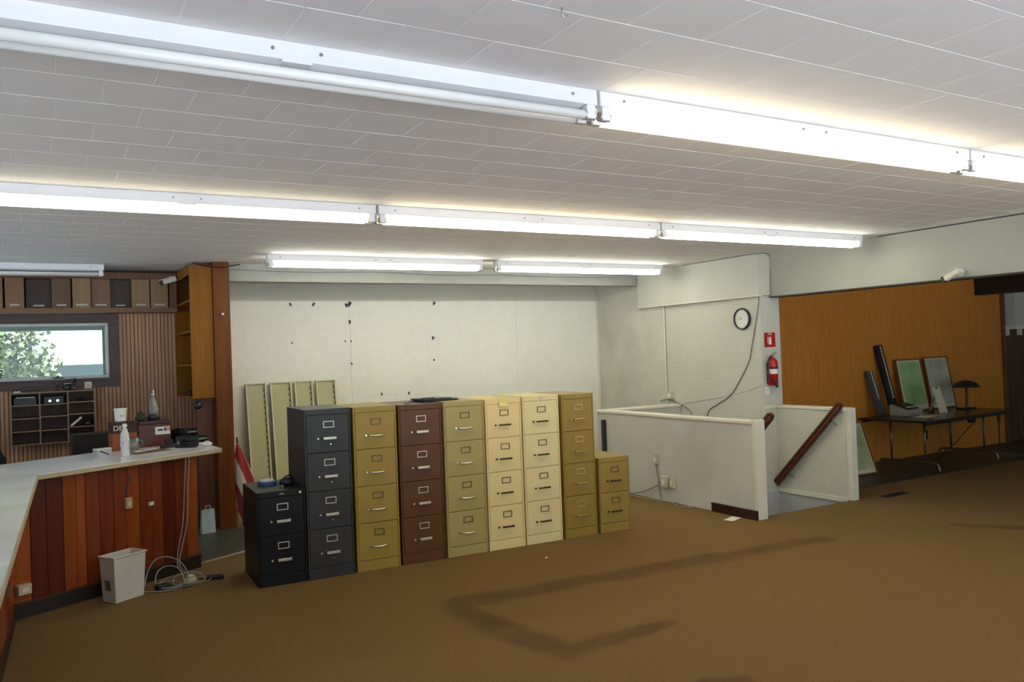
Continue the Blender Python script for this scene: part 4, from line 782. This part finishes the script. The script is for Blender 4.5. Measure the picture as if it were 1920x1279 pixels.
MB().tube(bez([(-0.01, -0.01, 0.34), (-0.055, -0.012, 0.325), (-0.082, -0.015, 0.27), (-0.085, -0.018, 0.15), (-0.062, -0.035, 0.08), (-0.03, -0.062, 0.03)]), 0.0095, 8).build('hose', M_dark, t, smooth=True); MB().tube([(-0.03, -0.062, 0.035), (-0.012, -0.07, -0.02)], [0.012, 0.017], 10).build('nozzle', M_dark, t)
B(-0.03, 0.03, 0.045, 0.065, 0.02, 0.26).build('wall_bracket', M_dark, t)
t = thing('inspection_tag', 'small white tag below the fire extinguisher', 'tag', (7.318, YP, 1.165)); B(-0.036, 0.036, -0.005, 0, -0.04, 0.04).build('card', plain('bright_card', (0.85, 0.86, 0.84), 0.5, var=0.02), t); B(-0.02, 0.02, -0.006, -0.005, 0.005, 0.012).build('print', M_steel, t)
# wires on the clock wall and soffit
cable('grey wire draping down the pegboard beside the clock', [(7.24, 6.77, 2.262), (7.246, 6.82, 2.05), (7.246, 6.868, 1.869), (7.246, 6.93, 1.65), (7.246, 6.98, 1.495), (7.246, 7.192, 1.207), (7.246, 7.332, 1.075), (7.246, 7.518, 0.983), (7.246, 7.692, 0.876), (7.246, 7.75, 0.6)], 0.006, M_cable_grey, 'wall_wire')
cable('thin faint wire running across the pegboard toward the extinguisher', [(7.247, 8.161, 0.973), (7.247, 7.478, 1.07), (7.247, 7.032, 1.159), (7.247, 6.80, 1.235)], 0.0028, M_beige, 'wall_wire')
cable('dark wire looping under the beige junction box', [(7.238, 8.60, 0.985), (7.238, 8.475, 1.011), (7.24, 8.316, 0.995), (7.24, 8.143, 0.939), (7.24, 8.005, 0.868), (7.24, 7.95, 0.7)], 0.006, M_cable_grey, 'wall_wire')
cable('dark wire running up the wall beside the board trim', [(7.24, 8.435, 1.12), (7.24, 8.435, 1.6), (7.24, 8.43, 2.26)], 0.004, M_cable_grey, 'wall_wire')
cable('dark wire down the corner of soffit and header', [(7.195, 8.0, CZ-0.01), (7.195, 7.3, CZ-0.008), (7.192, 6.74, CZ-0.01), (7.395, 6.735, CZ-0.03), (7.395, 6.735, 2.5), (7.395, 6.735, 2.27)], 0.004, M_cable_grey, 'wall_wire')
cable('grey wire sagging along the alcove beam below the tubes', [(1.73, 8.94, 2.70), (2.6, 8.94, 2.685), (3.4, 8.94, 2.70), (4.2, 8.94, 2.68), (5.0, 8.94, 2.695), (5.8, 8.94, 2.68), (6.9, 8.94, 2.69)], 0.004, M_cable_grey, 'wall_wire')
cable('dark wire along the ceiling above the tall shelf unit', [(1.36, 8.82, CZ-0.02), (1.5, 8.81, CZ-0.05), (1.64, 8.815, CZ-0.06), (1.74, 8.85, CZ-0.04), (1.85, 8.93, CZ-0.012)], 0.006, M_dark, 'wall_wire')
def seccam(name, lab, loc, rz, tilt, wall='x'):
    t = thing(name, lab, 'camera', loc, rz)
    MB().tube([(0, 0, 0), (0, -0.012, 0)], 0.035, 14).build('mount', M_trim, t); MB().tube(bez([(0, -0.012, 0), (0, -0.06, 0.0), (0.0, -0.09, -0.02)]), 0.011, 8).build('arm', M_trim, t)
    R = Matrix.Rotation(tilt, 3, 'Y'); MB().obox((-0.03, -0.095, -0.022), 0.15, 0.055, 0.052, R).build('housing', M_trim, t, bevel=0.008)
    MB().obox(Vector((-0.03, -0.095, -0.022))+R@Vector((-0.018, 0, 0.030)), 0.165, 0.066, 0.006, R).build('sun_shield', M_trim, t); MB().obox(Vector((-0.03, -0.095, -0.022))+R@Vector((-0.082, 0, 0)), 0.026, 0.058, 0.055, R).build('lens_hood', M_dark, t); return t
seccam('security_camera', 'white security camera on the long header beam', (7.4, 4.46, 2.31), -PI/2, -0.45)
seccam('security_camera', 'white security camera in the corner beside the sample display', (1.27, 9.72, 2.66), 0.0, -0.3)

# ------------------------------------------------------------------ folding table and what is on it
TB = (9.52, 6.25); TA = math.atan2(0.17, 2.23); TZ = 0.672
t = thing('folding_table', 'dark brown folding table by the slatted wood wall', 'table', (*TB, 0), TA)
M_tab = wood('dark_walnut_laminate', S(40, 24, 14), S(58, 36, 22), 0.25, axis='X')
TL, TD = 2.24, 0.94
B(0, TL, 0, TD, TZ-0.028, TZ).build('tabletop', M_tab, t, bevel=0.004); MB().box(0.03, TL-0.03, 0.03, 0.05, TZ-0.06, TZ-0.028).box(0.03, TL-0.03, TD-0.05, TD-0.03, TZ-0.06, TZ-0.028).build('apron', M_dark, t)
M_leg = plain('grey_steel_tube', (0.20, 0.17, 0.13), 0.35, 0.8)
for xx in (0.36, TL-0.36):
    for yy in (0.24, TD-0.24): MB().tube([(xx, yy, 0.10), (xx, yy, TZ-0.03)], 0.015, 8).build('leg', M_leg, t, smooth=True)
    MB().tube(bez([(xx, 0.06, 0.004), (xx, 0.075, 0.06), (xx, 0.13, 0.10), (xx, TD/2, 0.105), (xx, TD-0.13, 0.10), (xx, TD-0.075, 0.06), (xx, TD-0.06, 0.004)]), 0.016, 8).build('foot_bow', M_leg, t, smooth=True)
    MB().tube([(xx, 0.24, TZ-0.10), (xx+(0.35 if xx < 1 else -0.35), TD/2, TZ-0.03)], 0.007, 6).build('brace', M_leg, t)
k = N('map_green'); v = k.coord(); f = k.noise(v, 5, 5); k.set(Base_Color=k.ramp(f, [(0.3, (0.22, 0.42, 0.14)), (0.55, (0.30, 0.50, 0.18)), (0.75, (0.42, 0.56, 0.28))]), Roughness=0.25); M_map1 = k.m
k = N('map_grey'); v = k.coord(); f = k.noise(v, 5, 6); k.set(Base_Color=k.ramp(f, [(0.3, (0.32, 0.33, 0.24)), (0.6, (0.44, 0.45, 0.34)), (0.8, (0.55, 0.55, 0.44))]), Roughness=0.25); M_map2 = k.m
k = N('map_pale'); v = k.coord(); f = k.noise(v, 4, 6); k.set(Base_Color=k.ramp(f, [(0.3, (0.26, 0.34, 0.16)), (0.6, (0.42, 0.46, 0.26)), (0.8, (0.52, 0.52, 0.34))]), Roughness=0.05); M_map3 = k.m
M_mat_border = plain('map_margin', (0.58, 0.54, 0.38), 0.5)
def frame(lab, loc, w, h, lean, mp, rz=0, mg=0.055):
    t = thing('framed_map', lab, 'picture', loc, rz); t.rotation_euler = (-lean, 0, rz); fw_ = 0.018
    MB().box(0, w, -0.012, 0.012, h-fw_, h).box(0, w, -0.012, 0.012, 0, fw_).box(0, fw_, -0.012, 0.012, fw_, h-fw_).box(w-fw_, w, -0.012, 0.012, fw_, h-fw_).build('frame', M_frame_wood, t)
    B(fw_, w-fw_, 0.0, 0.010, fw_, h-fw_).build('margin', M_mat_border, t)
    B(fw_+mg, w-fw_-mg*0.5, -0.003, 0.0, fw_+mg*1.2, h-fw_-mg*0.6).build('map_sheet', mp, t); return t
frame('framed green map leaning on the wall over the table', (10.50, 7.225, TZ+0.004), 0.58, 0.75, 0.17, M_map1, mg=0.05)
frame('framed grey map leaning on the wall over the table', (11.16, 7.235, TZ+0.004), 0.58, 0.76, 0.16, M_map2, mg=0.03)
frame('framed pale map standing on the floor behind the half-wall post', (8.68, 6.76, 0.008), 0.54, 0.68, 0.33, M_map3, mg=0.04)
M_rack_grey = plain('grey_rack_steel', (0.09, 0.09, 0.075), 0.4, 0.3)
def channel(lab, a, b, w, mat, n):
    a, b = Vector(a), Vector(b); L = (b-a).length; d = (b-a).normalized(); xx = Vector((1, 0, 0)); xx = (xx-d*xx.dot(d)).normalized(); yy = d.cross(xx)
    R = Matrix((xx, yy, d)).transposed(); t = thing('slotted_channel', lab, 'channel', tuple(a)); t.rotation_euler = R.to_euler()
    MB().box(-w/2, w/2, -0.004, 0.0, 0, L).box(-w/2, -w/2+0.004, 0, 0.035, 0, L).box(w/2-0.004, w/2, 0, 0.035, 0, L).build('channel_body', mat, t)
    for i in range(n):
        z = L*0.97-i*0.031
        if z < 0.10: break
        B(w*0.10, w*0.10+0.026, -0.0055, -0.004, z-0.010, z+0.010).build('slot', M_paper, t)
channel('short grey slotted channel leaning at the left end of the table', (9.93, 7.17, TZ+0.005), (9.945, 7.36, 1.28), 0.14, M_rack_grey, 13)
channel('tall black slotted channel leaning beside the framed green map', (10.23, 7.17, TZ+0.005), (10.17, 7.36, 1.63), 0.15, M_dark, 24)
t = thing('card_imprinter', 'grey office machine with black keys on the folding table', 'machine', (9.98, 6.82, TZ), 0.08)
M_mach = plain('machine_grey', (0.30, 0.29, 0.25), 0.5)
MB().add([(0, 0, 0), (0.38, 0, 0), (0.38, 0.26, 0), (0, 0.26, 0), (0, 0, 0.07), (0.38, 0, 0.07), (0.38, 0.26, 0.15), (0, 0.26, 0.15)], [(3, 2, 1, 0), (0, 1, 5, 4), (1, 2, 6, 5), (2, 3, 7, 6), (3, 0, 4, 7), (4, 5, 6, 7)]).build('body', M_mach, t, bevel=0.008)
MB().obox((0.21, 0.14, 0.122), 0.28, 0.20, 0.03, Matrix.Rotation(0.298, 3, 'X')).build('key_bed', M_dark, t, bevel=0.01)
for i in range(5): MB().obox((0.10+0.055*i, 0.06, 0.115), 0.032, 0.02, 0.008, Matrix.Rotation(0.298, 3, 'X')).build('key', M_paper, t)
B(0.01, 0.37, -0.004, 0, 0.028, 0.034).build('front_groove', M_dark, t)
t = thing('paper_sheets', 'loose papers beside the grey machine on the table', 'papers', (10.12, 6.66, TZ), 0.25); B(-0.17, 0.17, -0.10, 0.10, 0, 0.003).build('sheet', M_paper, t); MB().obox((0.04, 0.0, 0.0055), 0.28, 0.18, 0.003, Matrix.Rotation(0.25, 3, 'Z')).build('sheet', plain('cream_sheet', (0.62, 0.58, 0.42), 0.7), t)
t = thing('clip_card', 'pale card with a black clip propped against the grey map', 'card', (10.62, 6.78, TZ+0.001)); t.rotation_euler = (-0.28, 0, 0.05)
B(0, 0.19, -0.003, 0.003, 0, 0.37).build('card', plain('pale_card', (0.62, 0.58, 0.42), 0.6), t); MB().lathe([(0.024, -0.008), (0.026, 0.0), (0.012, 0.012)], (0.095, 0, 0.35), 12).build('clip', M_dark, t); MB().obox((0.095, 0.095, 0.19), 0.05, 0.004, 0.30, Matrix.Rotation(0.60, 3, 'X')).build('easel_back', M_beige, t)
t = thing('desk_lamp', 'black mushroom-shaped desk lamp on the folding table', 'lamp', (11.50, 6.93, TZ))
B(-0.16, 0.12, -0.07, 0.07, 0, 0.022).build('base', M_dark, t, bevel=0.008); MB().tube([(0, 0, 0.022), (0, 0, 0.37)], 0.016, 10).build('stem', M_dark, t); MB().lathe([(0.185, 0.31), (0.18, 0.325), (0.14, 0.37), (0.075, 0.40), (0.01, 0.412)], n=28).build('shade', M_dark, t, smooth=True); MB().lathe([(0.02, 0.022), (0.02, 0.05)], n=12).build('switch_collar', plain('lamp_blue', (0.02, 0.05, 0.14), 0.4), t)
t = thing('power_brick', 'black power brick hanging under the right end of the table', 'adapter', (11.30, 6.75, 0.50)); B(-0.06, 0.06, -0.03, 0.03, 0, 0.10).build('brick', M_dark, t, bevel=0.01); MB().tube(bez([(0.05, 0, 0.03), (0.18, 0.1, -0.04), (0.28, 0.3, -0.20), (0.30, 0.45, -0.36), (0.32, 0.62, -0.48)]), 0.006, 6).build('cord', M_dark, t); MB().tube([(0, 0, 0.10), (0, 0, 0.134)], 0.006, 6).build('tether', M_dark, t)
t = thing('outlet_plate', 'black outlet plate on the wood wall under the table', 'outlet', (11.21, 7.399, 0.29)); MB().add([(0.055*math.cos(a)*0.8, y, 0.075*math.sin(a)) for y in (-0.014, 0) for a in [2*PI*i/16 for i in range(16)]], [tuple(range(16)), tuple(reversed(range(16, 32)))]+[(i, (i+1) % 16, (i+1) % 16+16, i+16) for i in range(16)]).build('plate', M_dark, t); B(-0.015, 0.015, -0.017, -0.014, -0.02, 0.02).build('socket', M_steel, t)
t = thing('wall_switch', 'dark switch with a pale conduit near the end of the wood wall', 'switch', (13.10, 7.399, 0.40)); B(-0.03, 0.03, -0.02, 0, -0.06, 0.06).build('plate', plain('dark_red_switch', (0.08, 0.02, 0.015), 0.5), t); B(-0.012, 0.012, -0.014, 0, -0.40, -0.06).build('conduit', M_wood_brown, t)
t = thing('floor_vent', 'dark metal floor register set in the carpet by the stairwell', 'vent', (8.10, 5.73, 0.0), 0.05)
B(-0.20, 0.20, -0.055, 0.055, 0, 0.006).build('frame', M_dark, t, bevel=0.002)
for i in range(9): B(-0.18+0.04*i, -0.165+0.04*i, -0.042, 0.042, 0.006, 0.010).build('louvre', plain('vent_black', (0.02, 0.018, 0.015), 0.4), t)
t = thing('hook', 'small wire hook in the ceiling near the top of the picture', 'hook', (1.40, 2.05, CZ)); MB().tube(bez([(0, 0, 0), (0, 0, -0.02), (0.01, 0, -0.03), (0.02, 0, -0.022)]), 0.0025, 6).build('wire', M_steel, t)

# ------------------------------------------------------------------ fluorescent strip lights
M_tube_w = emit('lit_tube_warm', *TUBE_WARM); M_tube_a = emit('lit_tube_aged', *TUBE_AGED); M_tube_c = emit('lit_tube_cool', *TUBE_COOL); M_tube_f = emit('lit_tube_far_row', *TUBE_FAR)
M_tube_off = plain('unlit_tube_glass', (0.86, 0.86, 0.83), 0.15, var=0.02)
M_tube_end = plain('tube_end_metal', (0.45, 0.42, 0.38), 0.4, 0.6)
def fixture(label, x0, y, L, mt, group='fluorescent strip lights', lit=True):
    t = thing('strip_light', label, 'ceiling light', (x0, y, CZ), 0, group)
    B(0, L, -0.055, 0.055, -0.062, 0).build('housing', M_fix, t, bevel=0.004)
    MB().add([(0.06, -0.055, -0.062), (L-0.06, -0.055, -0.062), (L-0.06, 0, -0.072), (0.06, 0, -0.072), (L-0.06, 0.055, -0.062), (0.06, 0.055, -0.062)], [(0, 1, 2, 3), (3, 2, 4, 5), (0, 3, 5), (1, 4, 2)]).build('reflector', M_fix, t)
    for sy in (-0.034, 0.034):
        MB().tube([(0.055, sy, -0.100), (L-0.055, sy, -0.100)], 0.019, 14).build('tube', mt, t, smooth=True)
        for xa in (0.03, L-0.03):
            MB().tube([(xa-0.026, sy, -0.100), (xa+0.026, sy, -0.100)], 0.0195, 12).build('tube_end', M_tube_end, t)
            B(xa-0.02, xa+0.02, sy-0.02, sy+0.02, -0.118, -0.062).build('socket', M_fix, t, bevel=0.004)
    for xa in (0.12, L/2-0.08, L/2+0.08, L-0.12): MB().tube([(xa, -0.055, -0.03), (xa, -0.060, -0.03)], 0.006, 8).build('screw', M_steel, t)
    B(L/2-0.05, L/2+0.05, -0.057, 0.057, -0.07, -0.050).build('clip_band', M_fix, t)
    return t
fixture('unlit white strip light with two tubes, nearest row', -0.46, 2.71, 2.43, M_tube_off)
fixture('lit strip light of the nearest row, right of the unlit one', 1.985, 2.71, 2.55, M_tube_w)
fixture('lit strip light of the nearest row, cut by the right picture edge', 4.55, 2.71, 2.45, M_tube_w)
fixture('lit strip light of the middle row, cut by the left picture edge', -0.42, 5.36, 2.44, M_tube_a)
fixture('lit strip light in the middle of the middle row', 2.04, 5.36, 2.50, M_tube_w)
fixture('lit strip light of the middle row, ending at the header beam', 4.56, 5.36, 2.60, M_tube_c)
fixture('lit strip light of the far row, left one, before the alcove', 1.94, 8.12, 2.38, M_tube_f)
fixture('lit strip light of the far row, right one, before the alcove', 4.50, 8.12, 2.42, M_tube_f)
fixture('unlit strip light over the sample display at the left', -1.85, 9.33, 2.43, M_tube_off)
